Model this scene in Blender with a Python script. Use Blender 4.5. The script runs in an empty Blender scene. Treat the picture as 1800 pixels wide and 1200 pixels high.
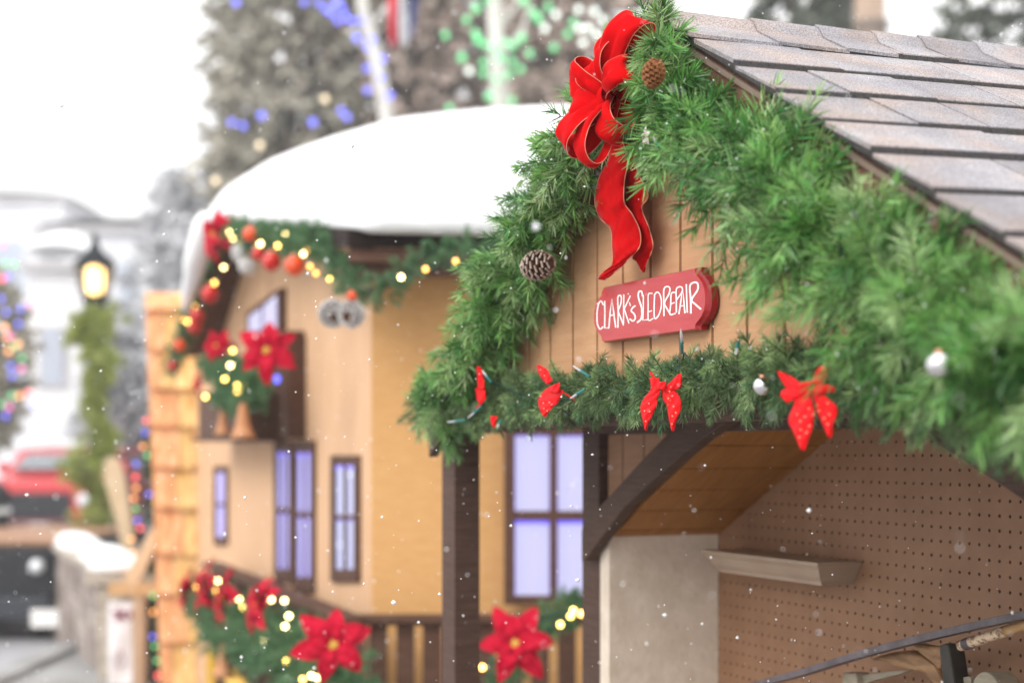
import bpy, math, random
import numpy as np
from mathutils import Vector, Matrix
random.seed(7); rng = np.random.default_rng(7)
scene = bpy.context.scene
R = math.radians

# ------------------------------------------------------------------ camera
S = 0.0254            # the scene is measured in inches and built in metres
HAZE = 0.0022
G = 59.0              # height of the eye above the street, inches
cam_d = bpy.data.cameras.new("camera"); cam = bpy.data.objects.new("camera", cam_d)
scene.collection.objects.link(cam); scene.camera = cam
cam.location = (0, 0, G*S); cam.rotation_euler = (R(90), 0, 0)
cam_d.sensor_width = 36; cam_d.lens = 54.0; cam_d.shift_y = 196/1800
cam_d.clip_start = 0.05; cam_d.clip_end = 900
cam_d.dof.use_dof = True; cam_d.dof.focus_distance = 97*S; cam_d.dof.aperture_fstop = 2.25
scene.render.resolution_x = 1024; scene.render.resolution_y = 682

# ------------------------------------------------------------------ sky, sun, exposure
world = bpy.data.worlds.new("World"); scene.world = world; world.use_nodes = True
wn = world.node_tree; wn.nodes.clear()
wo = wn.nodes.new('ShaderNodeOutputWorld'); wb = wn.nodes.new('ShaderNodeBackground')
sk = wn.nodes.new('ShaderNodeTexSky'); sk.sky_type = 'NISHITA'; sk.sun_disc = False
SUN_EL, SUN_AZ = 38, 222
sk.sun_elevation = R(SUN_EL); sk.sun_rotation = R(SUN_AZ); sk.air_density = 1.0; sk.dust_density = 1.0
hs = wn.nodes.new('ShaderNodeHueSaturation'); hs.inputs['Saturation'].default_value = 0.12
# snow overcast: brighter overhead than at the horizon, nothing below the horizon
mx = wn.nodes.new('ShaderNodeMixRGB'); tcw = wn.nodes.new('ShaderNodeTexCoord'); sx = wn.nodes.new('ShaderNodeSeparateXYZ')
gr = wn.nodes.new('ShaderNodeMapRange'); gr.inputs[3].default_value = .62; gr.inputs[4].default_value = 1.5
fa = wn.nodes.new('ShaderNodeMapRange'); fa.inputs[1].default_value = -.06; fa.inputs[2].default_value = 0; fa.inputs[3].default_value = 0; fa.inputs[4].default_value = .85
vm = wn.nodes.new('ShaderNodeVectorMath'); vm.operation = 'SCALE'; vm.inputs[0].default_value = (8.8, 8.75, 8.7)
for a, b in ((tcw.outputs['Generated'], sx.inputs[0]), (sx.outputs[2], gr.inputs[0]), (sx.outputs[2], fa.inputs[0]), (gr.outputs[0], vm.inputs['Scale']), (fa.outputs[0], mx.inputs[0]), (vm.outputs[0], mx.inputs[2]),
             (sk.outputs[0], hs.inputs['Color']), (hs.outputs[0], mx.inputs[1]), (mx.outputs[0], wb.inputs[0])): wn.links.new(a, b)
wb.inputs[1].default_value = 0.15; wn.links.new(wb.outputs[0], wo.inputs[0])
sun_d = bpy.data.lights.new("sun", 'SUN'); sun_d.energy = 1.3; sun_d.angle = R(30); sun_d.color = (1, .96, .9)
sun = bpy.data.objects.new("sun", sun_d); scene.collection.objects.link(sun)
az = R(SUN_AZ); el = R(SUN_EL)
sdir = Vector((math.sin(az)*math.cos(el), math.cos(az)*math.cos(el), math.sin(el)))
sun.rotation_euler = sdir.to_track_quat('Z', 'Y').to_euler()
scene.view_settings.view_transform = 'Standard'; scene.view_settings.look = 'None'
scene.cycles.volume_bounces = 3; scene.view_settings.gamma = 1; scene.view_settings.exposure = 0.55

# ------------------------------------------------------------------ coordinates
CN, CS = 0.9196, 0.3929
def V(X, Z, h): return Vector((X*S, Z*S, (h+G)*S))
def P(px, py, Z): return V((px-900)*Z/2700, Z, (796-py)*Z/2700)           # sight line at a chosen distance
def W(t, D, h): return V(CN*D-CS*t, CS*D+CN*t, h)                          # hut frame: t along the front, D into the hut
def tx(px, D):
    u = px-900; return (2700*CN*D-CS*u*D)/(2700*CS+CN*u)
def FP(px, py, D):
    t = tx(px, D); Z = CS*D+CN*t; return W(t, D, (796-py)*Z/2700)
def zs(px, off=0): return (166530-2700*off)/(px+140)                       # distance on the far house's long wall
def SP(px, py, off=0): return P(px, py, zs(px, off))
UP = Vector((0, 0, 1)); NV = Vector((CN, CS, 0)); DV = Vector((-CS, CN, 0))
SD = Vector((-1040, 2700, 0)).normalized(); SN = Vector((-SD.y, SD.x, 0))   # far house wall: along, outward (to the left)
SN = SN if SN.x < 0 else -SN

# ------------------------------------------------------------------ helpers
BASE = {}
class M:
    def __init__(s): s.v = []; s.f = []
    def add(s, vs, fs):
        b = len(s.v); s.v += [Vector(v) for v in vs]; s.f += [tuple(i+b for i in f) for f in fs]; return s
    def box8(s, p):    # p: 4 bottom, 4 top
        return s.add(p, [(0,3,2,1),(4,5,6,7),(0,1,5,4),(1,2,6,5),(2,3,7,6),(3,0,4,7)])
    def box(s, o, a, b, c):  # corner o and three edge vectors
        return s.box8([o, o+a, o+a+b, o+b, o+c, o+a+c, o+a+b+c, o+b+c])
    def cbox(s, c, a, b, d): return s.box(c-a/2-b/2-d/2, a, b, d)
    def prism(s, pts, e):    # polygon extruded by e
        n = len(pts); q = [p+e for p in pts]
        return s.add(list(pts)+q, [tuple(range(n))[::-1], tuple(range(n, 2*n))]+[(i, (i+1) % n, n+(i+1) % n, n+i) for i in range(n)])
    def tube(s, pts, r, k=8, cap=True, sq=None):
        pts = [Vector(p) for p in pts]; n = len(pts); rr = r if isinstance(r, (list, tuple)) else [r]*n
        b = len(s.v); prev = None
        for i, p in enumerate(pts):
            t = (pts[min(i+1, n-1)]-pts[max(i-1, 0)]).normalized()
            if prev is None:
                a = t.cross(UP if abs(t.z) < .9 else Vector((1, 0, 0))).normalized()
            else: a = (prev-t*prev.dot(t)).normalized()
            prev = a; c = t.cross(a)
            for j in range(k):
                q = 2*math.pi*j/k; s.v.append(p+(a*math.cos(q)+c*math.sin(q)*(sq or 1))*rr[i])
        for i in range(n-1):
            for j in range(k): s.f.append((b+i*k+j, b+i*k+(j+1) % k, b+(i+1)*k+(j+1) % k, b+(i+1)*k+j))
        if cap: s.f.append(tuple(b+j for j in range(k))[::-1]); s.f.append(tuple(b+(n-1)*k+j for j in range(k)))
        return s
    def lathe(s, c, prof, k=16, axis=UP):  # prof: (radius, height)
        a = axis.normalized(); x = a.cross(Vector((.3, 1, .1))).normalized(); y = a.cross(x); b = len(s.v); n = len(prof)
        for r, h in prof:
            for j in range(k):
                q = 2*math.pi*j/k; s.v.append(c+a*h+(x*math.cos(q)+y*math.sin(q))*max(r, 1e-5))
        for i in range(n-1):
            for j in range(k): s.f.append((b+i*k+j, b+i*k+(j+1) % k, b+(i+1)*k+(j+1) % k, b+(i+1)*k+j))
        s.f.append(tuple(b+j for j in range(k))[::-1]); s.f.append(tuple(b+(n-1)*k+j for j in range(k))); return s
    def ball(s, c, r, k=12, bump=0):
        prof = [(math.sin(math.pi*i/8), -math.cos(math.pi*i/8)) for i in range(9)]
        b = len(s.v); s.lathe(c, [(p*r, q*r) for p, q in prof], k)
        if bump:
            for i in range(b, len(s.v)): s.v[i] = c+(s.v[i]-c)*(1+random.uniform(-bump, bump))
        return s
    def grid(s, rows):
        n = len(rows); m = len(rows[0]); b = len(s.v)
        for r in rows: s.v += [Vector(p) for p in r]
        for i in range(n-1):
            for j in range(m-1): s.f.append((b+i*m+j, b+i*m+j+1, b+(i+1)*m+j+1, b+(i+1)*m+j))
        return s
def finish(me, mat, smooth):
    if mat: me.materials.append(mat)
    if smooth: me.polygons.foreach_set('use_smooth', [True]*len(me.polygons))
    me.update()
def obj(name, m, mat, parent=None, smooth=False, base=None, bevel=0, solid=0, sub=0, kind=None, label=None):
    if base is None: base = BASE[parent.name] if parent else Vector((0, 0, 0))
    me = bpy.data.meshes.new(name); me.from_pydata([v-base for v in m.v], [], m.f); finish(me, mat, smooth)
    o = bpy.data.objects.new(name, me); scene.collection.objects.link(o)
    if parent: o.parent = parent; o.location = base-BASE[parent.name]
    else: o.location = base
    BASE[o.name] = base
    if solid: md = o.modifiers.new('t', 'SOLIDIFY'); md.thickness = solid*S; md.offset = 0
    if bevel: md = o.modifiers.new('b', 'BEVEL'); md.width = bevel*S; md.segments = 2; md.limit_method = 'ANGLE'
    if sub: md = o.modifiers.new('s', 'SUBSURF'); md.levels = sub; md.render_levels = sub
    if kind: o['kind'] = kind
    if label: o['label'] = label
    return o
def tag(o, label, cat, group=None, kind=None):
    o['label'] = label; o['category'] = cat
    if group: o['group'] = group
    if kind: o['kind'] = kind
    return o
def thing(name, label, cat, loc, group=None):
    o = bpy.data.objects.new(name, None); scene.collection.objects.link(o); o.location = loc; o.empty_display_size = .05
    BASE[o.name] = Vector(loc); return tag(o, label, cat, group)
def inst(name, me, parent, loc, rot=None, sc=1):    # a part sharing mesh data, placed at world point loc
    o = bpy.data.objects.new(name, me); scene.collection.objects.link(o); o.parent = parent
    mt = Matrix.Translation(Vector(loc)-BASE[parent.name])
    if rot is not None: mt = mt @ rot.to_4x4()
    o.matrix_local = mt @ Matrix.Scale(sc, 4); BASE[o.name] = Vector(loc); return o
def mesh(name, m, mat, smooth=True):
    me = bpy.data.meshes.new(name); me.from_pydata(m.v, [], m.f); finish(me, mat, smooth); return me
def cr(pts, n=6):     # Catmull-Rom through points of any dimension
    P_ = [np.array(p, float) for p in pts]; P_ = [2*P_[0]-P_[1]]+P_+[2*P_[-1]-P_[-2]]; out = []
    for i in range(1, len(P_)-2):
        a, b, c, d = P_[i-1:i+3]
        for k in range(n):
            t = k/n; out.append(.5*((2*b)+(c-a)*t+(2*a-5*b+4*c-d)*t*t+(-a+3*b-3*c+d)*t**3))
    out.append(P_[-2]); return out
def frame(z, up=UP):
    z = z.normalized(); x = up.cross(z)
    if x.length < 1e-4: x = Vector((1, 0, 0)).cross(z)
    x.normalize(); y = z.cross(x); return Matrix((x, y, z)).transposed()

# ------------------------------------------------------------------ materials
def nod(nt, t, **k):
    n = nt.nodes.new(t)
    for a, b in k.items(): setattr(n, a, b)
    return n
def mat(name, c, c2=None, scale=20, stretch=(1, 1, 1), rot=0, rough=.6, metal=0, bump=0, bscale=None, detail=5, emit=None, es=0,
        sheen=0, island=0, spec=.3, coat=0, trans=0, ior=1.45, contrast=(.35, .65), sss=0):
    m = bpy.data.materials.new(name); m.use_nodes = True; nt = m.node_tree; b = nt.nodes['Principled BSDF']; L = nt.links
    b.inputs['Base Color'].default_value = (*c, 1); b.inputs['Roughness'].default_value = rough; b.inputs['Metallic'].default_value = metal
    b.inputs['Specular IOR Level'].default_value = spec
    if sheen: b.inputs['Sheen Weight'].default_value = sheen; b.inputs['Sheen Roughness'].default_value = .35
    if coat: b.inputs['Coat Weight'].default_value = coat
    if trans: b.inputs['Transmission Weight'].default_value = trans; b.inputs['IOR'].default_value = ior
    if sss: b.inputs['Subsurface Weight'].default_value = sss; b.inputs['Subsurface Radius'].default_value = (.02, .02, .02)
    if emit: b.inputs['Emission Color'].default_value = (*emit, 1); b.inputs['Emission Strength'].default_value = es
    if c2 or bump:
        tc = nod(nt, 'ShaderNodeTexCoord'); m1 = nod(nt, 'ShaderNodeMapping'); m1.inputs['Rotation'].default_value = (0, 0, rot)
        m2 = nod(nt, 'ShaderNodeMapping'); m2.inputs['Scale'].default_value = stretch
        L.new(tc.outputs['Object'], m1.inputs[0]); L.new(m1.outputs[0], m2.inputs[0])
    col = None
    if c2:
        nz = nod(nt, 'ShaderNodeTexNoise'); nz.inputs['Scale'].default_value = scale; nz.inputs['Detail'].default_value = detail
        nz.inputs['Roughness'].default_value = .6
        rp = nod(nt, 'ShaderNodeValToRGB'); rp.color_ramp.elements[0].position = contrast[0]; rp.color_ramp.elements[1].position = contrast[1]
        rp.color_ramp.elements[0].color = (*c, 1); rp.color_ramp.elements[1].color = (*c2, 1)
        L.new(m2.outputs[0], nz.inputs['Vector']); L.new(nz.outputs[0], rp.inputs[0]); L.new(rp.outputs[0], b.inputs['Base Color']); col = rp.outputs[0]
    if island:
        ge = nod(nt, 'ShaderNodeNewGeometry'); hv = nod(nt, 'ShaderNodeHueSaturation'); mp = nod(nt, 'ShaderNodeMapRange')
        mp.inputs[3].default_value = 1-island; mp.inputs[4].default_value = 1+island
        L.new(ge.outputs['Random Per Island'], mp.inputs[0]); L.new(mp.outputs[0], hv.inputs['Value'])
        mq = nod(nt, 'ShaderNodeMapRange'); mq.inputs[3].default_value = .5-island*.05; mq.inputs[4].default_value = .5+island*.05
        mu = nod(nt, 'ShaderNodeMath', operation='MULTIPLY'); mu.inputs[1].default_value = 7.3; fr = nod(nt, 'ShaderNodeMath', operation='FRACT')
        L.new(ge.outputs['Random Per Island'], mu.inputs[0]); L.new(mu.outputs[0], fr.inputs[0]); L.new(fr.outputs[0], mq.inputs[0]); L.new(mq.outputs[0], hv.inputs['Hue'])
        if col: L.new(col, hv.inputs['Color'])
        else: hv.inputs['Color'].default_value = (*c, 1)
        L.new(hv.outputs[0], b.inputs['Base Color'])
    if bump:
        n2 = nod(nt, 'ShaderNodeTexNoise'); n2.inputs['Scale'].default_value = bscale or scale*2; n2.inputs['Detail'].default_value = 6
        bp = nod(nt, 'ShaderNodeBump'); bp.inputs['Strength'].default_value = bump; bp.inputs['Distance'].default_value = .002
        L.new(m2.outputs[0], n2.inputs['Vector']); L.new(n2.outputs[0], bp.inputs['Height']); L.new(bp.outputs[0], b.inputs['Normal'])
    return m
RT = -math.atan2(CN, -CS)
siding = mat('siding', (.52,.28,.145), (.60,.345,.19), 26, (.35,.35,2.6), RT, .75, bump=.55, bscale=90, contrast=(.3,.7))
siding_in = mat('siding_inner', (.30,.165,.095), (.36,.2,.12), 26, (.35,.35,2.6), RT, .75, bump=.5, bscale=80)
groove = mat('groove', (.17,.075,.03), rough=.9)  # darker than the boards, the groove's shade put into the colour
brown = mat('brown_trim', (.062,.032,.022), (.095,.054,.040), 30, (.5,.5,5), RT, .7, bump=.4, bscale=110)
brown2 = mat('far_brown_trim', (.07,.030,.017), (.105,.050,.031), 20, (1,1,4), 0, .7, bump=.3)
redbrown = mat('fascia_brown', (.14,.065,.042), (.19,.10,.07), 20, (1,1,4), 0, .7)
ceil = mat('ceiling_boards', (.27,.105,.022), (.34,.145,.035), 22, (.4,3,1), RT, .6, bump=.25)
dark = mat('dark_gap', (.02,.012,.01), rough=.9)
beige = mat('beige_osb', (.62,.52,.42), (.72,.62,.52), 18, (1,1,1), 0, .8, bump=1.0, bscale=60)
peg = mat('pegboard', (.245,.13,.072), (.285,.155,.09), 14, (1,1,1), 0, .55, bump=.08, bscale=300)
shelfm = mat('shelf_paint', (.34,.245,.18), (.39,.29,.21), 10, rough=.45)
def shingle_mat():
    m = mat('asphalt_shingle', (.28,.265,.265), (.38,.36,.352), 8, rough=.9, island=.13, bump=.8, bscale=700)
    nt = m.node_tree; b = nt.nodes['Principled BSDF']; L = nt.links
    src = b.inputs['Base Color'].links[0].from_socket
    nz = nod(nt, 'ShaderNodeTexNoise'); nz.inputs['Scale'].default_value = 420; nz.inputs['Detail'].default_value = 2
    tc = nod(nt, 'ShaderNodeTexCoord'); L.new(tc.outputs['Object'], nz.inputs['Vector'])
    rp = nod(nt, 'ShaderNodeValToRGB'); rp.color_ramp.elements[0].position = .38; rp.color_ramp.elements[1].position = .66
    rp.color_ramp.elements[0].color = (.62,.60,.60,1); rp.color_ramp.elements[1].color = (1.35,1.33,1.36,1)
    L.new(nz.outputs[0], rp.inputs[0])
    n3 = nod(nt, 'ShaderNodeTexNoise'); n3.inputs['Scale'].default_value = 9; L.new(tc.outputs['Object'], n3.inputs['Vector'])
    r3 = nod(nt, 'ShaderNodeValToRGB'); r3.color_ramp.elements[0].position = .45; r3.color_ramp.elements[1].position = .62
    r3.color_ramp.elements[0].color = (.95,.98,1.04,1); r3.color_ramp.elements[1].color = (1.10,1.0,.95,1)
    L.new(n3.outputs[0], r3.inputs[0])
    x = nod(nt, 'ShaderNodeMixRGB', blend_type='MULTIPLY'); x.inputs[0].default_value = 1; L.new(src, x.inputs[1]); L.new(rp.outputs[0], x.inputs[2])
    y = nod(nt, 'ShaderNodeMixRGB', blend_type='MULTIPLY'); y.inputs[0].default_value = 1; L.new(x.outputs[0], y.inputs[1]); L.new(r3.outputs[0], y.inputs[2])
    L.new(y.outputs[0], b.inputs['Base Color']); return m
shingle = shingle_mat()
felt_shade = mat('shingle_edge', (.035,.032,.034), (.07,.065,.065), 200, rough=.9, bump=.5)
drip = mat('drip_edge', (.22,.16,.13), rough=.4)
snow = mat('snow', (.82,.83,.85), (.88,.89,.9), 6, rough=.8, bump=.25, bscale=25, sss=.1)
needle = mat('needles', (.04,.14,.028), (.10,.26,.06), 16, rough=.36, island=.6, spec=.55)
needle_l = mat('needles_bright', (.13,.32,.07), (.24,.46,.14), 16, rough=.36, island=.5, spec=.55)  # brighter copy, needle highlights put into the colour
needle_p = mat('needles_pale', (.26,.42,.15), (.40,.55,.27), 16, rough=.4, island=.4, spec=.5)  # palest twigs, stronger highlights put into the colour
needle_o = mat('needles_short', (.105,.18,.07), (.18,.27,.13), 18, rough=.5, island=.45, spec=.4)
needle_f = mat('needles_far', (.07,.17,.07), (.14,.27,.13), 10, rough=.5, island=.4)
needle_y = mat('needles_yellow', (.30,.36,.07), (.42,.46,.16), 6, rough=.6, island=.3)
for m_, w_ in ((needle, .15), (needle_l, .22), (needle_p, .25), (needle_o, .25), (needle_f, .25), (needle_y, .3)):
    nt = m_.node_tree; b_ = nt.nodes['Principled BSDF']; tr_ = nt.nodes.new('ShaderNodeBsdfTranslucent'); mi = nt.nodes.new('ShaderNodeMixShader'); mi.inputs[0].default_value = w_
    nt.links.new(b_.inputs['Base Color'].links[0].from_socket, tr_.inputs[0]); nt.links.new(b_.outputs[0], mi.inputs[1]); nt.links.new(tr_.outputs[0], mi.inputs[2])
    nt.links.new(mi.outputs[0], nt.nodes['Material Output'].inputs[0])
twigm = mat('twig', (.10,.06,.03), (.06,.09,.03), 40, rough=.8)
velvet = mat('red_velvet', (.48,.002,.004), (.64,.004,.006), 30, rough=.9, sheen=.04, spec=.06, bump=.15, bscale=400)
satin = mat('red_satin', (.70,.006,.010), (.78,.01,.014), 30, rough=.55, spec=.12)
poin = mat('poinsettia_red', (.36,.001,.014), (.56,.004,.035), 25, rough=.7, spec=.12)
gold = mat('gold_thread', (.80,.36,.24), rough=.4, metal=.2)
golddot = mat('gold_dot', (.9,.45,.25), rough=.35, metal=.1)
signm = mat('sign_red', (.44,.022,.03), (.50,.035,.04), 30, (.5,.5,3), RT, .32, bump=.12, bscale=60, coat=.3)
signe = mat('sign_edge_red', (.30,.006,.012), rough=.3, coat=.3)
paintw = mat('white_paint', (.85,.84,.82), rough=.5)
cone = mat('pine_cone', (.09,.04,.02), (.17,.08,.045), 60, rough=.8)
cone_t = mat('cone_tip', (.26,.19,.15), (.42,.35,.30), 90, rough=.8)
cone_w = mat('frosted_cone', (.72,.71,.70), (.88,.88,.88), 40, rough=.9)
cone_b = mat('warm_brown_cone', (.22,.08,.025), (.32,.13,.05), 60, rough=.7)
sock = mat('socket_teal', (.03,.17,.16), rough=.4)
cable = mat('green_cable', (.012,.06,.05), rough=.5)
glassb = mat('clear_bulb', (.75,.75,.78), rough=.08, trans=.55)
silver = mat('silver_ball', (.75,.74,.76), rough=.12, metal=1)
pinksil = mat('frosted_petal', (.62,.5,.5), rough=.4)
tan = mat('far_side_wall', (.60,.37,.215), (.66,.42,.255), 14, (1,1,.3), 0, .75, bump=.3)  # paler than the front wall: its skylight is put into the colour
goldwall = mat('far_front_wall', (.58,.31,.115), (.64,.36,.145), 22, (.6,1,3), 0, .75, bump=.4)
def glow(name, c, s, base=(.3,.3,.4)): return mat(name, base, rough=.3, emit=c, es=s)
paneW = glow('window_light', (.68,.66,1.0), .60, (.1,.1,.12)); paneB = glow('window_light_violet', (.30,.27,.88), .62)
paneP = glow('window_light_pale', (.62,.66,1.0), .55, (.1,.1,.15)); ledB = glow('led_blue', (.13,.08,.95), .8)
warm = glow('warm_bulb', (1,.60,.12), 8, (.8,.6,.3)); warmw = glow('warm_white_bulb', (1,.74,.30), 11, (.8,.6,.3)); amber = glow('amber_bulb', (1,.42,.04), 5)
BUL = {'r': glow('red_bulb', (1,.03,.02), 2.4), 'g': glow('green_bulb', (.03,1,.16), .9), 'b': glow('blue_bulb', (.07,.09,1), 1.6), 'a': glow('orange_bulb', (1,.35,.02), 2.2),
       'p': glow('pink_bulb', (1,.1,.5), 1.6), 'w': glow('white_bulb', (1,.95,.8), 5)}
cedar = mat('cedar_shake', (.55,.25,.085), (.82,.50,.25), 9, (3,3,.8), 0, .7, island=.36, bump=.5, bscale=30)
terra = mat('terracotta', (.45,.19,.08), (.55,.27,.13), 12, rough=.5)
redball = mat('red_ornament', (.55,.012,.008), rough=.25, coat=.4); orball = mat('orange_ornament', (.72,.07,.01), rough=.25, coat=.4)
iron = mat('iron_band', (.085,.07,.075), (.14,.12,.13), 30, rough=.5, bump=.2)
horn = mat('carved_wood', (.14,.07,.03), (.30,.17,.08), 14, (1,1,5), .4, .45, bump=.5)
birch = mat('birch_bark', (.22,.13,.08), (.62,.47,.33), 90, (1,1,1), 0, .8, bump=.5, contrast=(.42,.5))
honey = mat('honey_wood', (.35,.20,.08), (.45,.27,.12), 20, rough=.45)
oldgrey = mat('grey_wood', (.22,.19,.14), (.3,.26,.2), 25, (1,1,4), .3, .7, bump=.3)
blackw = mat('black_wood', (.015,.014,.012), (.035,.03,.025), 30, rough=.4)
black = mat('black_metal', (.018,.02,.024), rough=.35)
lampb = mat('lamp_black', (.012,.016,.02), rough=.7, spec=.2)
yellow = mat('yellow_paint', (.80,.47,.07), rough=.5)

# ------------------------------------------------------------------ setting
def plane_obj(name, x0, x1, y0, y1, z, mt):
    m = M().add([V(x0, y0, z), V(x1, y0, z), V(x1, y1, z), V(x0, y1, z)], [(0, 1, 2, 3)])
    return obj(name, m, mt, kind='structure', base=V((x0+x1)/2, (y0+y1)/2, z))
gm = mat('snowy_ground', (.50,.50,.51), (.78,.79,.8), .9, rough=.9, bump=.3, bscale=6)
rm = mat('wet_road', (.27,.27,.285), (.42,.42,.44), 1.6, (1,.3,1), .1, .55, bump=.2, bscale=30)
pv = mat('pavement', (.20,.195,.19), (.34,.34,.34), 2.5, rough=.8, bump=.3)
plane_obj('ground', -1000, 1000, -700, 1700, -G, gm)
plane_obj('road', -420, -128, -690, 1690, -G+.16, rm)
kb = M().box(V(-128, -690, -G), V(-122, -690, -G)-V(-128, -690, -G), V(0, 1780, 0)-V(0, 0, 0), Vector((0, 0, 5*S)))
obj('kerb', kb, pv, kind='structure', base=V(-125, 0, -G))
plane_obj('pavement', -122, 260, -690, 1090, -G+3.5, pv)

def hill():
    m = M(); rows = []
    for i in range(20):
        y = 1230+i*24; row = []
        for j in range(60):
            x = -990+j*33.5
            h = (i/19)**1.2*(150+40*math.sin(j*.35)+22*math.sin(j*.9+i*.2))-G-2
            if -440 < x < -110: h = min(h, -G-2+i*1.5)
            row.append(V(x, y, h+random.uniform(-3, 3)*min(1, i/3)))
        rows.append(row)
    m.grid(rows); return obj('hill', m, mat('hill_snow', (.6,.61,.63), (.8,.81,.83), .8, rough=.95), smooth=True, kind='structure', base=V(0, 1400, -G))
hill()

# ------------------------------------------------------------------ foliage engine
def twigs(starts, dirs, lens, n, nl, w, droop=.25, ang=(42, 76), seg_r=.05):
    """needle sprays: returns (V,F) numpy arrays for needles, and a twig mesh builder"""
    N = len(starts); st = np.array(starts); di = np.array(dirs); di /= np.linalg.norm(di, axis=1)[:, None]; ln = np.array(lens)
    bend = rng.normal(0, .15, (N, 3)); bend[:, 2] -= droop
    s = rng.uniform(.05, 1, (N, n)); s = np.sort(s, 1)
    pos = st[:, None]+ln[:, None, None]*(di[:, None]*s[..., None]+bend[:, None]*(s**2)[..., None]*.5)
    ax = di[:, None]+bend[:, None]*s[..., None]; ax /= np.linalg.norm(ax, axis=2)[..., None]
    r = rng.normal(size=(N, n, 3)); r -= (r*ax).sum(2)[..., None]*ax; r /= np.linalg.norm(r, axis=2)[..., None]
    al = np.radians(rng.uniform(*ang, (N, n)))*(1-.55*s**4)
    d = ax*np.cos(al)[..., None]+r*np.sin(al)[..., None]
    side = rng.normal(size=(N, n, 3)); side -= (side*d).sum(2)[..., None]*d; side /= np.linalg.norm(side, axis=2)[..., None]
    L = nl*rng.uniform(.7, 1.15, (N, n))*(1-.3*s**3); tip = pos+d*L[..., None]; tip[..., 2] -= L*.08
    mid = (pos+tip)/2+r*(L*.02)[..., None]
    h = side*w/2; q = np.stack([pos-h*.8, pos+h*.8, mid-h, mid+h, tip-h*.35, tip+h*.35], 2).reshape(-1, 3)
    k = N*n; b = np.arange(k)[:, None]*6
    f = np.stack([b+np.array([[0, 1, 3, 2]]), b+np.array([[2, 3, 5, 4]])], 1).reshape(-1, 4)
    tw = M()
    for i in range(N):
        pp = [Vector(st[i]+ln[i]*(di[i]*a+bend[i]*a*a*.5)) for a in (0, .33, .66, 1)]
        tw.tube(pp, [seg_r*S, seg_r*S*.9, seg_r*S*.7, seg_r*S*.4], 4, False)
    return q, f, tw
def np_obj(name, q, f, mt, parent=None, base=None, kind=None):
    base = base if base is not None else BASE[parent.name]; q = q-np.array(base)
    me = bpy.data.meshes.new(name); me.vertices.add(len(q)); me.vertices.foreach_set('co', q.astype(np.float32).ravel())
    k = f.shape[1]; me.loops.add(f.size); me.loops.foreach_set('vertex_index', f.astype(np.int32).ravel())
    me.polygons.add(len(f)); me.polygons.foreach_set('loop_start', np.arange(len(f), dtype=np.int32)*k)
    me.polygons.foreach_set('loop_total', np.full(len(f), k, np.int32)); me.materials.append(mt); me.update(calc_edges=True)
    o = bpy.data.objects.new(name, me); scene.collection.objects.link(o); o.location = base if not parent else base-BASE[parent.name]
    if parent: o.parent = parent
    BASE[o.name] = Vector(base)
    if kind: o['kind'] = kind
    return o
def garland(path, rad, dens, n, nl, w, mats, label, cat='garland', group=None, droop=.25, tl=1.0, name='garland', along=.45, core=.5, flecks=0):
    """path: world points; rad: twig reach in inches per point; dens twigs per inch"""
    root = thing(name, label, cat, path[0], group)
    pr = cr([(*p, r) for p, r in zip(path, rad)], 8); pts = np.array(pr)
    seg = np.linalg.norm(np.diff(pts[:, :3], axis=0), axis=1)/S; cum = np.concatenate([[0], np.cumsum(seg)]); tot = cum[-1]; N = int(tot*dens)
    u = (np.arange(N)+rng.uniform(0, 1, N))/N*tot; ctr = np.stack([np.interp(u, cum, pts[:, i]) for i in range(4)], 1)
    tan_ = np.stack([np.interp(np.clip(u+.5, 0, tot), cum, pts[:, i])-np.interp(np.clip(u-.5, 0, tot), cum, pts[:, i]) for i in range(3)], 1)
    tan_ /= np.linalg.norm(tan_, axis=1)[:, None]
    r = rng.normal(size=(N, 3)); r -= (r*tan_).sum(1)[:, None]*tan_; r /= np.linalg.norm(r, axis=1)[:, None]
    # twigs keep clear of the wall behind
    back = np.array([CN, CS, 0]); bd = (r*back).sum(1); r -= np.where(bd > .3, bd-.3, 0)[:, None]*back
    di = r+tan_*rng.uniform(-along, along*1.6, N)[:, None]
    ln = ctr[:, 3]*S*rng.uniform(.55, 1.12, N)*tl; c0 = ctr[:, :3]+rng.normal(0, core*S, (N, 3))*.6
    lift = rng.random(N) < .5
    q, f, tw = twigs(c0, di, ln, n, nl*S, w*S, droop)
    k = len(mats); per = n*2
    grp = rng.integers(0, k, N)
    for g in range(k):
        sel = np.repeat(grp == g, n*6); ids = np.cumsum(sel)-1; fs = ids[f[np.repeat(grp == g, per)]]
        np_obj('foliage', q[sel], fs, mats[g], root)
    obj('twigs', tw, twigm, root)
    if flecks:
        fm = M()
        for i in rng.integers(0, len(q)//6, flecks):
            c = Vector(q[i*6+4])+UP*.03*S; r_ = random.uniform(.03, .075)*S
            fm.add([c+Vector(v)*r_*random.uniform(.6, 1.3) for v in [(1,0,0),(0,1,0),(-1,0,0),(0,-1,0),(0,0,.8),(0,0,-.8)]], [(0,1,4),(1,2,4),(2,3,4),(3,0,4),(1,0,5),(2,1,5),(3,2,5),(0,3,5)])
        obj('snow_flecks', fm, snow, root, kind='stuff')
    wire = M().tube([Vector(p[:3]) for p in pts], .14*S, 6); obj('wire', wire, cable, root)
    return root

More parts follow.
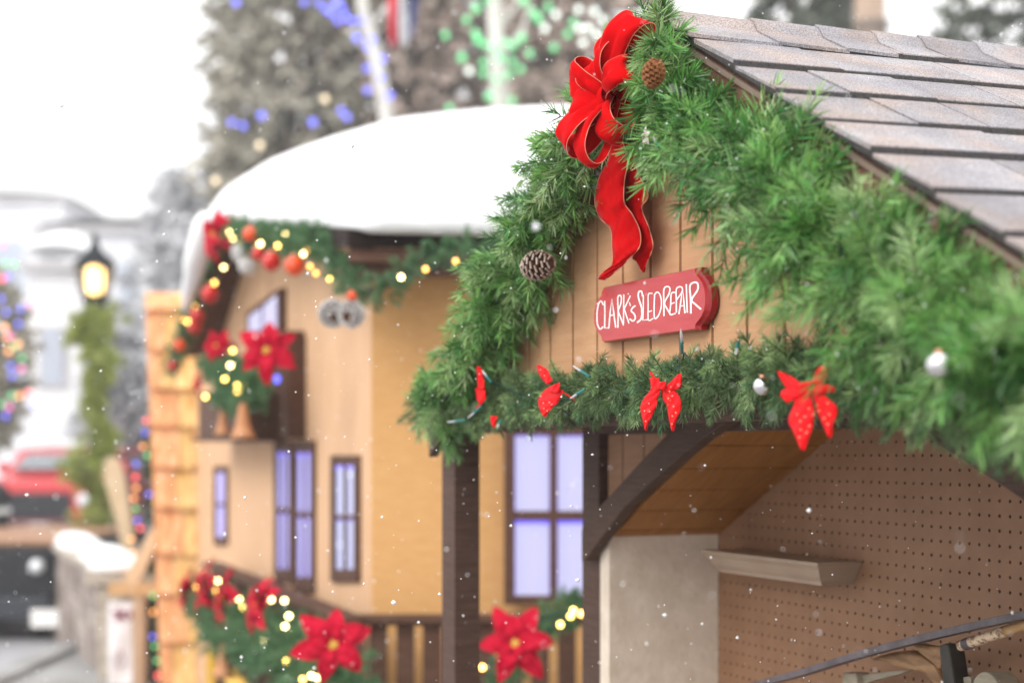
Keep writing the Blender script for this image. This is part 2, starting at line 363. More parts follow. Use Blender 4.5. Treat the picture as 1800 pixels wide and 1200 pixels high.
# ------------------------------------------------------------------ near booth
booth = thing('booth', 'tan sided booth with a steep shingled roof, open front and pegboard back wall', 'booth', W(86, 60, -G))
AP, SL, DR = 84.2, .565, 46.4
def rake(t): return 27.0-SL*abs(t-AP)
fac = M(); gro = M(); T0 = 106.14
edges = [T0+4*k for k in range(6, -17, -1)]; edges = [e for e in edges if 43.2 < e < 129.5]; edges = [129.6]+edges+[43.2]
for a, b in zip(edges[:-1], edges[1:]):
    a2, b2 = a-.16, b+.16; lo = 2.6
    tops = [(a2, rake(a2)-1.3), (b2, rake(b2)-1.3)]
    if b2 < AP < a2: tops.insert(1, (AP, rake(AP)-1.3))
    poly = [W(a2, 48.5, lo)]+[W(t, 48.5, max(h, lo+.1)) for t, h in tops]+[W(b2, 48.5, lo)]
    fac.prism(poly, NV*.5*S)
obj('siding', fac, siding, booth, bevel=.04)
gp = [W(129.5, 48.72, 2.5), W(129.5, 48.72, 2.7), W(AP, 48.72, rake(AP)-1.4), W(43.3, 48.72, 2.7), W(43.3, 48.72, 2.5)]
obj('siding_backing', M().prism(gp, NV*.6*S), groove, booth)
def tbox(m, t0, t1, D0, D1, h0, h1): return m.box8([W(t1, D0, h0), W(t1, D1, h0), W(t0, D1, h0), W(t0, D0, h0), W(t1, D0, h1), W(t1, D1, h1), W(t0, D1, h1), W(t0, D0, h1)])
obj('beam', tbox(M(), 43.2, 129.6, 48.2, 50.6, 1.95, 3.5), brown, booth, bevel=.06)
obj('post', tbox(M(), 126.4, 129.6, 48.5, 50.9, -G, 1.94), brown, booth, bevel=.06)
obj('post', tbox(M(), 43.2, 46.4, 48.5, 50.9, -G, 1.94), brown, booth, bevel=.06)
obj('post', tbox(M(), 118.8, 122.1, 58.9, 61, -G, 1.6), brown, booth, bevel=.06)
obj('post', tbox(M(), 50.7, 54, 58.9, 61, -G, 1.6), brown, booth, bevel=.06)
obj('beam', tbox(M(), 50.7, 122.1, 58.9, 61, 1.62, 4.6), brown, booth, bevel=.06)
bl = [(1032,985),(1062,942),(1100,892),(1150,845),(1200,802),(1240,769),(1285,740),(1340,722),(1400,716)]
bu = [(1400,680),(1340,684),(1285,700),(1230,728),(1175,765),(1140,800),(1090,855),(1055,892),(1026,930),(1026,985)]
def th(px, py, D): t = tx(px, D); return t, (796-py)*(CS*D+CN*t)/2700
brp = [th(x, y, 57.9) for x, y in bl+bu]
brp = [(t, h) for t, h in brp]
obj('brace', M().prism([W(t, 57.7, h) for t, h in brp], NV*1.1*S), brown, booth, bevel=.05)
obj('brace', M().prism([W(172.8-t, 57.7, h) for t, h in reversed(brp)], NV*1.1*S), brown, booth, bevel=.05)
# spandrel siding over the braces
up = [th(x, y, 57.9) for x, y in bu[:-1]][::-1]
def brh(t):
    xs = [a for a, _ in up][::-1]; ys = [b for _, b in up][::-1]; return float(np.interp(t, xs, ys))-.5
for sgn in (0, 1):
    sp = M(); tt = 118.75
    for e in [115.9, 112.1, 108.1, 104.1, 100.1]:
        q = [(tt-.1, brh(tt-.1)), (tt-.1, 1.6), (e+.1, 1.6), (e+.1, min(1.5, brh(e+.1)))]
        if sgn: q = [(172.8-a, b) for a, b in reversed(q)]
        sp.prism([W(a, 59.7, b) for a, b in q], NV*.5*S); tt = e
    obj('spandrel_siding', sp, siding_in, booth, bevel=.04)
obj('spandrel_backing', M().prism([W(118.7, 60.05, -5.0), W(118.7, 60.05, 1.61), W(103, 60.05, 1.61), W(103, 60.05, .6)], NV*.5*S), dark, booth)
# pegboard with real holes
def pegboard():
    m = M(); c0, c1, r0, r1 = -19, 41, -9, 26; rr = .125
    def pt(c, r): return W(97.9-c, 69.7, -.16-r)
    for c in range(c0, c1+1):
        for r in range(r0, r1+1):
            sq = [(-.5, -.5), (0, -.5), (.5, -.5), (.5, 0), (.5, .5), (0, .5), (-.5, .5), (-.5, 0)]
            o = [pt(c+a, r+b) for a, b in sq]
            i = [pt(c+rr*math.cos(math.radians(225+45*k)), r+rr*math.sin(math.radians(225+45*k))) for k in range(8)]
            j = [p+NV*.2*S for p in i]
            m.add(o+i+j, [(k, (k+1) % 8, 8+(k+1) % 8, 8+k) for k in range(8)]+[(8+k, 8+(k+1) % 8, 16+(k+1) % 8, 16+k) for k in range(8)])
    m.box(W(117.3, 69.7, -G), W(56, 69.7, -G)-W(117.3, 69.7, -G), NV*.2*S, UP*(G-26.8)*S)
    return m
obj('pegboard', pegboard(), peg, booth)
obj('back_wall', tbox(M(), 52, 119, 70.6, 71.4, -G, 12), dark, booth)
obj('side_wall', tbox(M(), 117, 118.75, 59.0, 69.69, -G, -7.0), beige, booth)
obj('side_wall', tbox(M(), 54.2, 56, 61.1, 69.69, -G, -7.0), beige, booth)
cb = M(); tt = 118.6; ks = [116.9-1.2-3.55*k for k in range(0, 9)]+[86.4]
for sgn in (0, 1):
    tt = 117.6
    for e in ks:
        def cp(t): tq = t if not sgn else 172.8-t; return W(tq, 59.2, -7.2+.5*(117-t))
        a, b = cp(min(tt, 116.95)-.13), cp(e+.13); w = NV*10.5*S
        if e < tt-.3: cb.box(a, w, b-a, UP*.5*S)
        tt = e
obj('ceiling', cb, ceil, booth, bevel=.03)
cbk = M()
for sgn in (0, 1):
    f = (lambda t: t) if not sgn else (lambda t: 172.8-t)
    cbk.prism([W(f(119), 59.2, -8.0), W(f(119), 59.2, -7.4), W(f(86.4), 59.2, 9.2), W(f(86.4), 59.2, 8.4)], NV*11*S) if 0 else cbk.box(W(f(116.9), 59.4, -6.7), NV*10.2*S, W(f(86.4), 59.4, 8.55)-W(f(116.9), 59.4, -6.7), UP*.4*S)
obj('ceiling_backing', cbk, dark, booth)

# roof with shingle courses
GV = NV+DV*.083+UP*.05      # ridge runs back and slightly up
def rp(side, d, g, lift=0): # side +1 right slope (t falls), d along the slope horizontally, g back, lift normal
    t = AP-side*d; return W(t, DR, 27.0-SL*d+lift)+GV*g*S
GB, DL = 52, 44.5
for side in (1, -1):
    dl = DL if side == 1 else 43.4
    m = M().box8([rp(side, 0, .1, -1.05), rp(side, dl-.1, .1, -1.05), rp(side, dl-.1, GB-.2, -1.05), rp(side, 0, GB-.2, -1.05), rp(side, 0, .1, -.45), rp(side, dl-.1, .1, -.45), rp(side, dl-.1, GB-.2, -.45), rp(side, 0, GB-.2, -.45)])
    obj('roof_deck', m, brown, booth)
    f = M().box8([rp(side, 0, .12, -2.9), rp(side, dl-.1, .12, -2.9), rp(side, dl-.1, .95, -2.9), rp(side, 0, .95, -2.9), rp(side, 0, .12, -1.07), rp(side, dl-.1, .12, -1.07), rp(side, dl-.1, .95, -1.07), rp(side, 0, .95, -1.07)])
    obj('fascia', f, redbrown if side == 1 else brown, booth)
    dg = M().box8([rp(side, 0, -.08, -1.15), rp(side, dl, -.08, -1.15), rp(side, dl, .1, -1.15), rp(side, 0, .1, -1.15), rp(side, 0, -.08, -.8), rp(side, dl, -.08, -.8), rp(side, dl, .1, -.8), rp(side, 0, .1, -.8)])
    obj('drip_edge', dg, drip, booth)
    lines = [3.7, 8.3, 12.7, 17.2, 21.3, 26.1, 30.8, 35.2, 39.6, dl]
    top = M(); btm = M(); d0 = 1.2
    for ci, d1 in enumerate(lines):
        g = -.25
        while g < GB:
            wd = random.choice([5.2, 6.5, 8, 9.5, 11]); g1 = min(g+wd, GB); j = random.uniform(-.06, .06); lf = random.choice([0, .0, .16])
            L1 = .16+lf; d1j = d1+j
            q = [(d0-1.4, g+.08), (d1j, g+.08), (d1j, g1-.08), (d0-1.4, g1-.08)]
            lowl = [-.33, -.10+L1*.2, -.10+L1*.2, -.33]
            p8 = [rp(side, max(a, .05), b, l-.12) for (a, b), l in zip(q, lowl)]+[rp(side, max(a, .05), b, l+.16+lf*.6) for (a, b), l in zip(q, [-.36, .02, .02, -.36])]
            (top).box8(p8); g = g1
            # dark strip over each butt face, shade put into its colour
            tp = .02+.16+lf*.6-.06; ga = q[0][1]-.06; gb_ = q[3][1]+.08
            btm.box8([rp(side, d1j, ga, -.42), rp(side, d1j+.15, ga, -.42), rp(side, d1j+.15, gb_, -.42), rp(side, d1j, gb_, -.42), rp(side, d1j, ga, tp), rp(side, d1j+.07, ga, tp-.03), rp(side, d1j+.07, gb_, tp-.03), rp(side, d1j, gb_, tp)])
        bb = [rp(side, max(d0-1.4, .05), -.2, -.44), rp(side, d1-.05, -.2, -.40), rp(side, d1-.05, GB, -.40), rp(side, max(d0-1.4, .05), GB, -.44), rp(side, max(d0-1.4, .05), -.2, -.40), rp(side, d1+.02, -.2, .0), rp(side, d1+.02, GB, .0), rp(side, max(d0-1.4, .05), GB, -.40)]
        btm.box8(bb); d0 = d1
    obj('shingles', top, shingle, booth, bevel=.03); obj('felt_and_butt_shade', btm, felt_shade, booth)
cap = M(); g = -.3
capg = [-.3, 6.3, 11.6, 16.3, 20.4, 25.5, 30.5, 36, 41, 46, 52]
for a, b in zip(capg[:-1], capg[1:]):
    for side in (1, -1):
        prof = [(0, .62), (.5, .52), (1.3, .2), (3.8, .30)]
        rows = [[rp(side, d, a+.1-(.25 if d > 1 else 0), l) for d, l in prof], [rp(side, d, b+.12, l-.14) for d, l in prof]]
        lw = [[p-UP*.22*S for p in r] for r in rows]
        n4 = 4; vs = rows[0]+rows[1]+lw[0]+lw[1]
        fs = [(i, i+1, 5+i, 4+i) for i in range(3)]+[(8+i, 12+i, 13+i, 9+i) for i in range(3)]+[(i, 8+i, 9+i, i+1) for i in range(3)]+[(4+i, 5+i, 13+i, 12+i) for i in range(3)]+[(3, 11, 15, 7)]
        cap.add(vs, fs)
obj('ridge_cap', cap, shingle, booth)

# shelf on the pegboard
sh = M(); prof = [(0, -8.15), (0, -8.42), (.12, -8.5), (.35, -8.75), (.62, -9.3), (.9, -9.6), (1.0, -9.7), (1.0, -9.95)]
rows = []
for o, h in prof: rows.append([W(113.1-o, 69.65, h), W(113.1-o, 65.7+o, h), W(96+o, 65.7+o, h), W(96+o, 69.65, h)])
sh.grid(rows); sh.add(rows[0], [(0, 1, 2, 3)]); sh.add(rows[-1], [(3, 2, 1, 0)])
tag(obj('wall_shelf', sh, shelfm, base=W(104, 69, -9)), 'small brown crown moulding shelf on the pegboard wall', 'shelf')

# ------------------------------------------------------------------ sled tools leaning on the pegboard
b1 = cr([th(x, y, 65.8) for x, y in [(1290,1216),(1350,1198),(1420,1179),(1500,1154),(1600,1127),(1700,1103),(1800,1081),(1900,1064)]], 5)
m = M(); rows = []
for t, h in b1: rows.append([W(t, 65.3, h-.24), W(t, 66.3, h-.24), W(t, 66.3, h+.24), W(t, 65.3, h+.24), W(t, 65.3, h-.24)])
tag(obj('iron_band', m.grid(rows), iron, base=W(95, 66, -15), bevel=.04), 'long curved grey iron band across the lower right of the pegboard', 'band')
z4 = lambda pts, D: [W(*(lambda a: (a[0], D, a[1]))(th(1440+x/5, 1050+y/5, D))) for x, y in pts]
yoke = thing('carved_yoke', 'dark carved wooden yoke with curved horns in front of the pegboard', 'yoke', z4([(900, 600)], 67)[0])
obj('horn', M().prism(z4([(430,545),(530,505),(640,477),(740,465),(800,466),(900,515),(1000,590),(1040,650),(1090,760),(985,760),(940,690),(890,650),(760,625),(640,598),(545,560)], 66.6), NV*.9*S), horn, yoke, bevel=.22)
obj('horn', M().prism(z4([(800,420),(860,402),(960,425),(1060,425),(1075,560),(1050,640),(980,570),(890,500)], 66.1), NV*.9*S), horn, yoke, bevel=.22)
obj('upright', M().prism(z4([(1048,415),(1100,400),(1132,410),(1152,520),(1170,640),(1190,800),(1085,800),(1075,680),(1062,560)], 65.6), NV*1.3*S), blackw, yoke, bevel=.15)
pole = thing('birch_pole', 'speckled birch bark pole with a metal ring behind the carved yoke', 'pole', z4([(1500, 400)], 66)[0])
def stick(a, b, r, mt, nm):
    p = z4([a, b], 66.6); n = 8; pts = [p[0].lerp(p[1], i/n) for i in range(n+1)]; obj(nm, M().tube(pts, [r*S*random.uniform(.96, 1.04) for _ in pts], 12), mt, pole, smooth=True)
stick((1130,458), (1285,408), .36, birch, 'bark'); stick((1280,410), (1330,392), .40, iron, 'ring'); stick((1325,394), (1640,292), .36, birch, 'bark'); stick((1635,294), (2100,140), .33, honey, 'handle')
gb = thing('grey_board', 'weathered grey board with a thick end cap at the bottom of the pegboard', 'board', z4([(400, 720)], 67)[0])
obj('plank', M().prism(z4([(300,690),(420,668),(560,650),(800,632),(700,672),(500,720),(330,775)], 67.4), NV*.6*S), oldgrey, gb, bevel=.06)
obj('end_cap', M().prism(z4([(205,655),(320,660),(335,800),(200,800)], 66.8), NV*1.2*S), oldgrey, gb, bevel=.1)
c = z4([(1560, 830)], 67.2)[0]; m = M().tube([c-NV*.9*S, c+NV*.9*S], 1.35*S, 28); m2 = M().tube([c-NV*1.1*S, c-NV*.85*S], .35*S, 16)
pu = thing('wooden_pulley', 'round grey wooden pulley at the bottom edge beside the black upright', 'pulley', c)
obj('wheel', m, oldgrey, pu, bevel=.12, smooth=False); obj('hub', m2, iron, pu)
obj('block', M().prism(z4([(1232,700),(1300,690),(1330,700),(1330,800),(1232,800)], 66.4), NV*1.0*S), oldgrey, pu, bevel=.08)

# ------------------------------------------------------------------ name sign
sgn = thing('hanging_sign', 'red scalloped wooden sign with white hand lettering under the big bow', 'sign', FP(1148, 545, 48.2))
zp = lambda x, y: (1030+x/7.06, 450+y/7.06)
ol = [(215,388),(190,440),(183,490),(150,530),(115,580),(95,680),(90,760),(95,840),(110,890),(140,945),(183,1003),(188,1035),(195,1062)]
orr = [(1362,905),(1362,868),(1375,835),(1405,800),(1445,745),(1475,670),(1488,590),(1490,500),(1478,400),(1455,330),(1410,262),(1380,235),(1362,200),(1362,150)]
out = [FP(*zp(x, y), 47.6) for x, y in ol+orr]
cen = sum(out, Vector())/len(out)
bm_ = M(); back_ = [p+NV*.72*S for p in out]; mid_ = [cen+(p-cen)*1.0+NV*.18*S for p in out]
face = [cen+(p-cen)*.985 for p in out]; n = len(out)
obj('board', M().add(face+mid_, [tuple(range(n))]+[(i, n+i, n+(i+1) % n, (i+1) % n) for i in range(n)]), signm, sgn)
obj('moulded_edge', M().add(mid_+[cen+(p-cen)*1.03 for p in [q+NV*.1*S for q in mid_]]+[cen+(p-cen)*1.03 for p in back_], [(i, n+i, n+(i+1) % n, (i+1) % n) for i in range(n)]+[(n+i, 2*n+i, 2*n+(i+1) % n, n+(i+1) % n) for i in range(n)]+[tuple(range(2*n, 3*n))[::-1]]), signe, sgn)
strokes = [([(212,600),(190,560),(160,585),(140,680),(137,760),(142,840),(168,900),(190,900),(207,880)], 20), ([(232,565),(235,700),(232,893),(284,888)], 20),
 ([(285,890),(300,700),(322,530),(345,700),(368,878)], 19), ([(298,738),(350,728)], 16), ([(396,882),(400,700),(395,515),(425,487),(440,520),(430,600),(402,680),(430,760),(465,855)], 19),
 ([(470,485),(468,650),(466,855)], 18), ([(548,498),(475,655),(532,828)], 18), ([(540,580),(550,612)], 16), ([(607,620),(580,640),(562,680),(600,720),(612,770),(585,805),(548,785)], 22),
 ([(702,492),(690,440),(660,440),(648,490),(665,560),(690,640),(694,720),(680,785),(642,820)], 24), ([(712,490),(712,650),(706,797),(762,788)], 18),
 ([(820,463),(775,475),(772,620),(775,792),(830,776)], 17), ([(775,692),(814,680)], 14), ([(852,490),(846,640),(852,770),(895,745),(928,660),(937,560),(917,475),(882,447),(850,480)], 20),
 ([(968,735),(966,560),(968,410),(1010,378),(1042,400),(1030,470),(975,580),(1005,650),(1048,722)], 22), ([(1112,450),(1060,465),(1052,600),(1042,722),(1106,712)], 20), ([(1050,595),(1095,578)], 16),
 ([(1122,692),(1122,560),(1120,420),(1155,382),(1195,395),(1190,450),(1130,535)], 21), ([(1155,712),(1178,560),(1200,395),(1215,560),(1228,700)], 22), ([(1172,622),(1218,612)], 16), ([(1246,358),(1250,520),(1258,692)], 22),
 ([(1302,702),(1300,540),(1290,372),(1340,328),(1385,340),(1385,420),(1312,540),(1360,600),(1420,652)], 27)]
lt = M()
for pts, w in strokes:
    c2 = cr(pts, 4) if len(pts) > 3 else [np.array(p, float) for p in pts]; c2 = [np.array(p, float) for p in c2]; L_ = []; R_ = []
    if len(pts) in (4, 5) and pts[0][0] in (232, 712, 285, 1155): c2 = [np.array(p, float) for p in pts]
    for i, p in enumerate(c2):
        t = c2[min(i+1, len(c2)-1)]-c2[max(i-1, 0)]; t = t/(np.linalg.norm(t)+1e-6); nn = np.array([-t[1], t[0]])*w*.82/2*random.uniform(.9, 1.08)
        L_.append(p+nn); R_.append(p-nn)
    pl = [FP(*zp(*q), 47.585-(random.random()*.004)) for q in L_]; pr_ = [FP(*zp(*q), 47.585) for q in R_]
    lt.grid([pl, pr_])
    for e in (c2[0], c2[-1]): lt.add([FP(*zp(*(e+np.array([math.cos(a), math.sin(a)])*w/2)), 47.58) for a in [k*math.pi/5 for k in range(10)]], [tuple(range(10))])
obj('lettering', lt, paintw, sgn)

# ------------------------------------------------------------------ garlands on the near booth
GD = 45.4
def gpath(lst, D): return [FP(x, y, D) for x, y in lst]
garland(gpath([(1158,70),(1175,150),(1225,215),(1310,285),(1410,370),(1520,480),(1630,568),(1740,604),(1860,640),(2050,720)], GD-.6), [2.4,3.3,3.7,4.2,4.7,5,4.8,4.1,3.7,3.6], 7.2, 96, 1.5, .078,
        [needle, needle, needle_l, needle_l, needle_p], 'thick bright green pine garland along the right rake of the shingled roof', group='pine garlands on the near booth', droop=.3, flecks=420)
garland(gpath([(1172,50),(1130,85),(1070,170),(1012,270),(968,365),(920,450),(872,540),(822,640),(770,728)], GD+.4), [1.6,2.4,3.1,3.5,3.8,4.1,4.0,3.8,3.3], 8.5, 92, 1.3, .072,
        [needle, needle, needle_l, needle_l, needle_p], 'dense green pine garland hanging down the left rake to the corner post', group='pine garlands on the near booth', droop=.35, flecks=260)
garland(gpath([(735,715),(790,715),(860,700),(930,692),(1010,688),(1100,680),(1200,668),(1300,655),(1400,650),(1520,665),(1660,690),(1850,720)], 46.9), [2.2,2.5,2.3,2.2,2.1,2.1,2.1,2.2,2.2,2.4,2.5,2.5], 10, 100, .75, .045,
        [needle_o, needle_o, needle_f, needle_p], 'thinner grey green short needled garland along the bottom beam under the sign', group='pine garlands on the near booth', droop=.3, flecks=220)

# ------------------------------------------------------------------ big velvet bow
def patch(rows, D, bulge=.5, nu=6, nv=7, wave=0):
    """rows of (lx,ly,rx,ry[,dD]) source pixels on the sheet at hut depth D (inches into the hut)"""
    rr = cr([(r+(0,))[:5] if len(r) == 4 else r for r in rows], nu); g = []
    for i, (lx, ly, rx, ry, dd) in enumerate(rr):
        row = []
        for j in range(nv):
            u = j/(nv-1); x = lx+(rx-lx)*u; y = ly+(ry-ly)*u
            row.append(FP(x, y, D+dd-bulge*math.sin(math.pi*u)+wave*math.sin(u*9+i*.9)))
        g.append(row)
    return g
def ribbon(parent, name, rows, D, bulge, mt, edge=None, nv=7, wave=.05, er=.035):
    g = patch(rows, D, bulge, nv=nv, wave=wave); o = obj(name, M().grid(g), mt, parent, smooth=True, solid=.05)
    if edge:
        e = M().tube([r[0] for r in g], er*S, 6); e.tube([r[-1] for r in g], er*S, 6); obj('wired_edge', e, edge, o, smooth=True)
    return o
zb = lambda *a: [tuple((940+v/4 if k % 2 == 0 else 10+v/4) if k < 4 else v for k, v in enumerate(r)) for r in a]
bow = thing('velvet_bow', 'large red velvet bow with gold wired edges at the gable peak', 'bow', FP(1070, 180, 43.5))
BD = 43.3
BC = FP(1088, 172, 43.7); E1_, E2_, EO = -DV, UP, -NV
def bow_loop(ang, L, w, H=2.2, lift=0, tw=0, roll=0):
    a = R(ang); rd = (E1_*math.cos(a)+E2_*math.sin(a)+EO*lift).normalized(); tg = (E2_*math.cos(a)-E1_*math.sin(a)).normalized(); ou = rd.cross(tg).normalized(); ou = ou if ou.dot(EO) > 0 else -ou
    prof = [(0,0),(.25,-.02),(.6,-.10),(.88,.0),(1.0,.22),(.97,.52),(.80,.78),(.52,.80),(.24,.55),(.06,.30)]
    c = cr(prof, 5); rows = []; n = len(c)
    for i, (f, g) in enumerate(c):
        u = i/(n-1); ww = w*(.22+.72*min(1, math.sin(math.pi*u)**.7*1.15)); row = []
        for j in range(9):
            v = j/8*2-1; pl = .22*math.sin(v*7+ang)*(1-math.sin(math.pi*u))**1.2+.17*math.sin(v*3.1+u*9+ang)*math.sin(math.pi*u)+.12*math.sin(v*5-u*13+ang*2)*u+.05*math.sin(v*11+u*6)
            tt_ = R(tw)*u+R(roll); wv = tg*math.cos(tt_)+ou*math.sin(tt_)
            row.append(BC+rd*f*L*S+ou*(g*H+pl-.22*v*v*math.sin(math.pi*u))*S+wv*v*ww/2*S)
        rows.append(row)
    o = obj('loop', M().grid(rows), velvet, bow, smooth=True, solid=.04)
    e_ = M().tube([r[0] for r in rows], .022*S, 6); e_.tube([r[-1] for r in rows], .022*S, 6); obj('wired_edge', e_, gold, o, smooth=True)
for a_ in [(54, 5.2, 2.1, 1.8, .0, 20, 15), (74, 3.7, 1.8, 1.7, .2, -30, 10), (106, 2.7, 1.7, 1.5, .5, 30, 20), (142, 3.6, 2.4, 2.0, .40, 25, -25), (196, 3.1, 2.3, 2.0, .5, -30, 25), (226, 4.5, 2.3, 2.0, .5, 30, -20), (262, 4.5, 2.1, 2.1, .3, -25, 25), (300, 3.2, 1.9, 1.8, .1, 20, -20), (22, 3.2, 1.9, 1.7, .2, -20, 15)]: bow_loop(*a_)
kn = M(); rows = []
for i in range(9):
    a = -1.5+3*i/8; rows.append([BC+E2_*math.sin(a)*.75*S+EO*(math.cos(a)*1.0+.5+.06*math.sin(j*2.2))*S+E1_*(j/6-.5)*1.1*S for j in range(7)])
obj('knot', kn.grid(rows), velvet, bow, smooth=True, solid=.05)
zt = lambda *a: [tuple((1020+v/4.444 if k % 2 == 0 else 230+v/4.444) if k < 4 else v for k, v in enumerate(r)) for r in a]
ribbon(bow, 'tail', zt((195,90,330,80,-1.2),(225,210,370,230,-.7),(150,360,345,400,-.2),(115,540,345,560,0),(155,680,405,650,.3),(235,760,465,780,.3),(250,900,465,900,0),(248,1040,400,980,.1),(190,1090,320,1060,.3),(140,1150,240,1130,.5),(150,1158,190,1165,.6)), 46.4, .15, velvet, gold, wave=.12)
ribbon(bow, 'tail', zt((280,80,410,110,-.6),(330,280,440,300,0),(350,420,530,500,.6),(350,600,480,600,.6),(420,700,530,740,.6),(470,820,568,880,.7),(410,985,555,950,.9),(440,1020,530,1010,1.0),(480,1100,500,1105,1.1)), 46.6, .1, velvet, gold, wave=.1)

# ------------------------------------------------------------------ small dotted bows
def dots(parent, pts, D, r=.05):
    m = M()
    for x, y in pts: m.ball(FP(x, y, D), r*S, 6)
    obj('dots', m, golddot, parent, smooth=True)
db = []
def small_bow(label, cx, cy, D, parts, dl):
    t = thing('dotted_bow', label, 'bow', FP(cx, cy, D), 'small red dotted bows along the bottom garland')
    for nm, rows, dd in parts: ribbon(t, nm, rows, D+dd, .07, satin, nv=7, wave=.06)
    if dl: dots(t, dl, D-.16)
    return t
small_bow('small red bow with gold dots facing front, nearest the right end', 1420, 685, 43.6, [
 ('loop', [(1418,682,1418,690),(1395,664,1398,690),(1372,653,1385,684),(1366,652,1376,672)], 0), ('loop', [(1400,680,1410,692),(1378,684,1398,702),(1372,694,1386,706),(1380,704,1386,710)], -.15),
 ('loop', [(1422,682,1428,690),(1436,650,1450,672),(1446,642,1456,660),(1452,642,1455,655)], 0), ('loop', [(1425,684,1428,694),(1442,676,1452,690),(1456,676,1464,688),(1466,680,1468,686)], -.1),
 ('knot', [(1404,672,1424,670),(1404,684,1426,684),(1406,692,1424,694)], -.3),
 ('tail', [(1400,686,1424,690),(1396,710,1430,716),(1386,738,1430,740),(1396,762,1424,765),(1408,790,1414,792)], -.05),
 ('tail', [(1422,686,1440,684),(1434,708,1458,702),(1436,722,1472,718),(1446,745,1466,742),(1456,768,1461,769)], .05)],
 [(1402,728),(1407,740),(1422,718),(1415,732),(1423,748),(1408,755),(1436,712),(1440,722),(1455,708),(1458,728),(1455,745),(1430,728),(1405,768),(1418,760),(1449,735)])
small_bow('small red bow with two long dotted tails below the sign', 1160, 680, 44.4, [
 ('loop', [(1158,682,1164,688),(1146,655,1156,672),(1142,655,1150,668)], .2), ('loop', [(1165,684,1168,690),(1180,670,1184,686),(1192,658,1197,680),(1197,656,1198,668)], 0),
 ('knot', [(1156,672,1170,670),(1156,684,1170,684)], -.2),
 ('tail', [(1142,664,1158,664),(1144,684,1160,686),(1132,700,1156,700),(1126,716,1152,718),(1130,738,1142,738),(1134,755,1136,757)], .0),
 ('tail', [(1164,680,1176,678),(1166,702,1190,690),(1172,712,1198,712),(1176,735,1190,735),(1181,757,1184,758)], .1)],
 [(1141,709),(1142,723),(1133,722),(1175,700),(1184,714),(1182,731),(1188,725),(1181,745),(1135,740),(1177,688)])
small_bow('small red dotted bow half sunk in needles, second from the corner post', 968, 690, 44.2, [
 ('loop', [(944,641,948,641),(947,655,962,650),(952,664,968,662),(962,676,972,668)], .2), ('loop', [(965,684,975,692),(980,684,992,690),(1000,696,1012,704)], .1),
 ('knot', [(968,678,984,672),(966,690,984,690)], -.2), ('tail', [(964,680,990,686),(952,692,982,705),(946,705,972,715),(950,722,966,722),(955,731,958,733)], 0)],
 [(955,708),(956,718),(966,707),(962,722),(950,650),(957,660)])
small_bow('narrow red bow seen edge on near the corner post', 845, 690, 44.4, [
 ('loop', [(838,643,845,645),(839,662,850,664),(840,684,852,684)], 0), ('tail', [(836,682,852,680),(838,700,854,698),(842,710,850,706),(836,718,841,718)], .1),
 ('tail', [(862,731,874,731),(863,742,872,742),(868,752,870,752)], .3)], [])

# ------------------------------------------------------------------ mini lights, cones, baubles
ms = thing('mini_light_string', 'unlit clear mini lights with teal sockets along the bottom garland', 'light string', FP(1000, 690, 45))
m = M(); m.tube([FP(x, y, 46.2+.5*math.sin(x*.05)) for x, y in [(790,735),(812,738),(850,712),(870,690),(860,668),(930,700),(985,705),(1028,688),(1040,663),(1080,690),(1130,690),(1180,660),(1198,640),(1203,620),(1230,660),(1298,650),(1340,670),(1420,660),(1560,690)]], .06*S, 6)
obj('cable', m, cable, ms)
for (x0, y0), (x1, y1), D in [((1197,577),(1199,622),44.3), ((1006,642),(1037,662),44.6), ((1001,701),(1028,684),44.6), ((822,735),(846,714),44.6), ((784,742),(818,738),44.8), ((847,650),(864,672),44.9), ((873,752),(882,738),45), ((1293,625),(1298,600),44.8), ((1148,240),(1160,262),42.5)]:
    a, b = FP(x0, y0, D-.9), FP(x1, y1, D-.6); f = a.lerp(b, .52); L_ = (b-a).length
    gm_ = M().tube([a, a.lerp(f, .18), a.lerp(f, .4), f], [.012*S, .06*S, .085*S, .085*S], 10); g = obj('bulb', gm_, glassb, ms, smooth=True)
    obj('socket', M().tube([f, f.lerp(b, .15), f.lerp(b, .2), b], [.12*S, .12*S, .10*S, .09*S], 10), sock, ms, smooth=True)
def pinecone(label, c, axis, L_, r, mc, mtp, group=None):
    t = thing('pine_cone', label, 'pine cone', c, group); core = M(); tip = M(); fr = frame(axis); n = 70
    core.lathe(c, [(.05*r*S, -L_/2*S), (r*.55*S, -L_*.2*S), (r*.5*S, L_*.15*S), (.02*S, L_/2*S)], 10, axis)
    for i in range(n):
        u = i/n; a = i*2.39996; rad = r*math.sin(math.pi*(.08+.86*u))**.7; z = (-.5+u)*L_
        o = fr @ Vector((math.cos(a), math.sin(a), 0)); s_ = fr @ Vector((-math.sin(a), math.cos(a), 0)); ax = axis.normalized()
        w = .13*r*2.2; p0 = c+ax*z*S+o*rad*.4*S; p1 = c+ax*(z+.12*L_)*S+o*rad*S
        core.add([p0-s_*w*.5*S, p0+s_*w*.5*S, p1+s_*w*.9*S, p1-s_*w*.9*S, p0-s_*w*.5*S-ax*.04*S, p0+s_*w*.5*S-ax*.04*S, p1+s_*w*.9*S-ax*.08*S, p1-s_*w*.9*S-ax*.08*S], [(0,1,2,3),(4,7,6,5),(0,3,7,4),(1,5,6,2),(3,2,6,7)])
        tip.cbox(p1+o*.02*S, s_*w*1.75*S, o*.10*S, ax*.13*S)
    obj('scales', core, mc, t); obj('tips', tip, mtp, t)
    return t
pinecone('brown open pine cone lying on the garland below the right of the bow', FP(1148, 134, 42.2), Vector((.15, -.5, .9)), 1.5, .62, cone_b, cone_b)
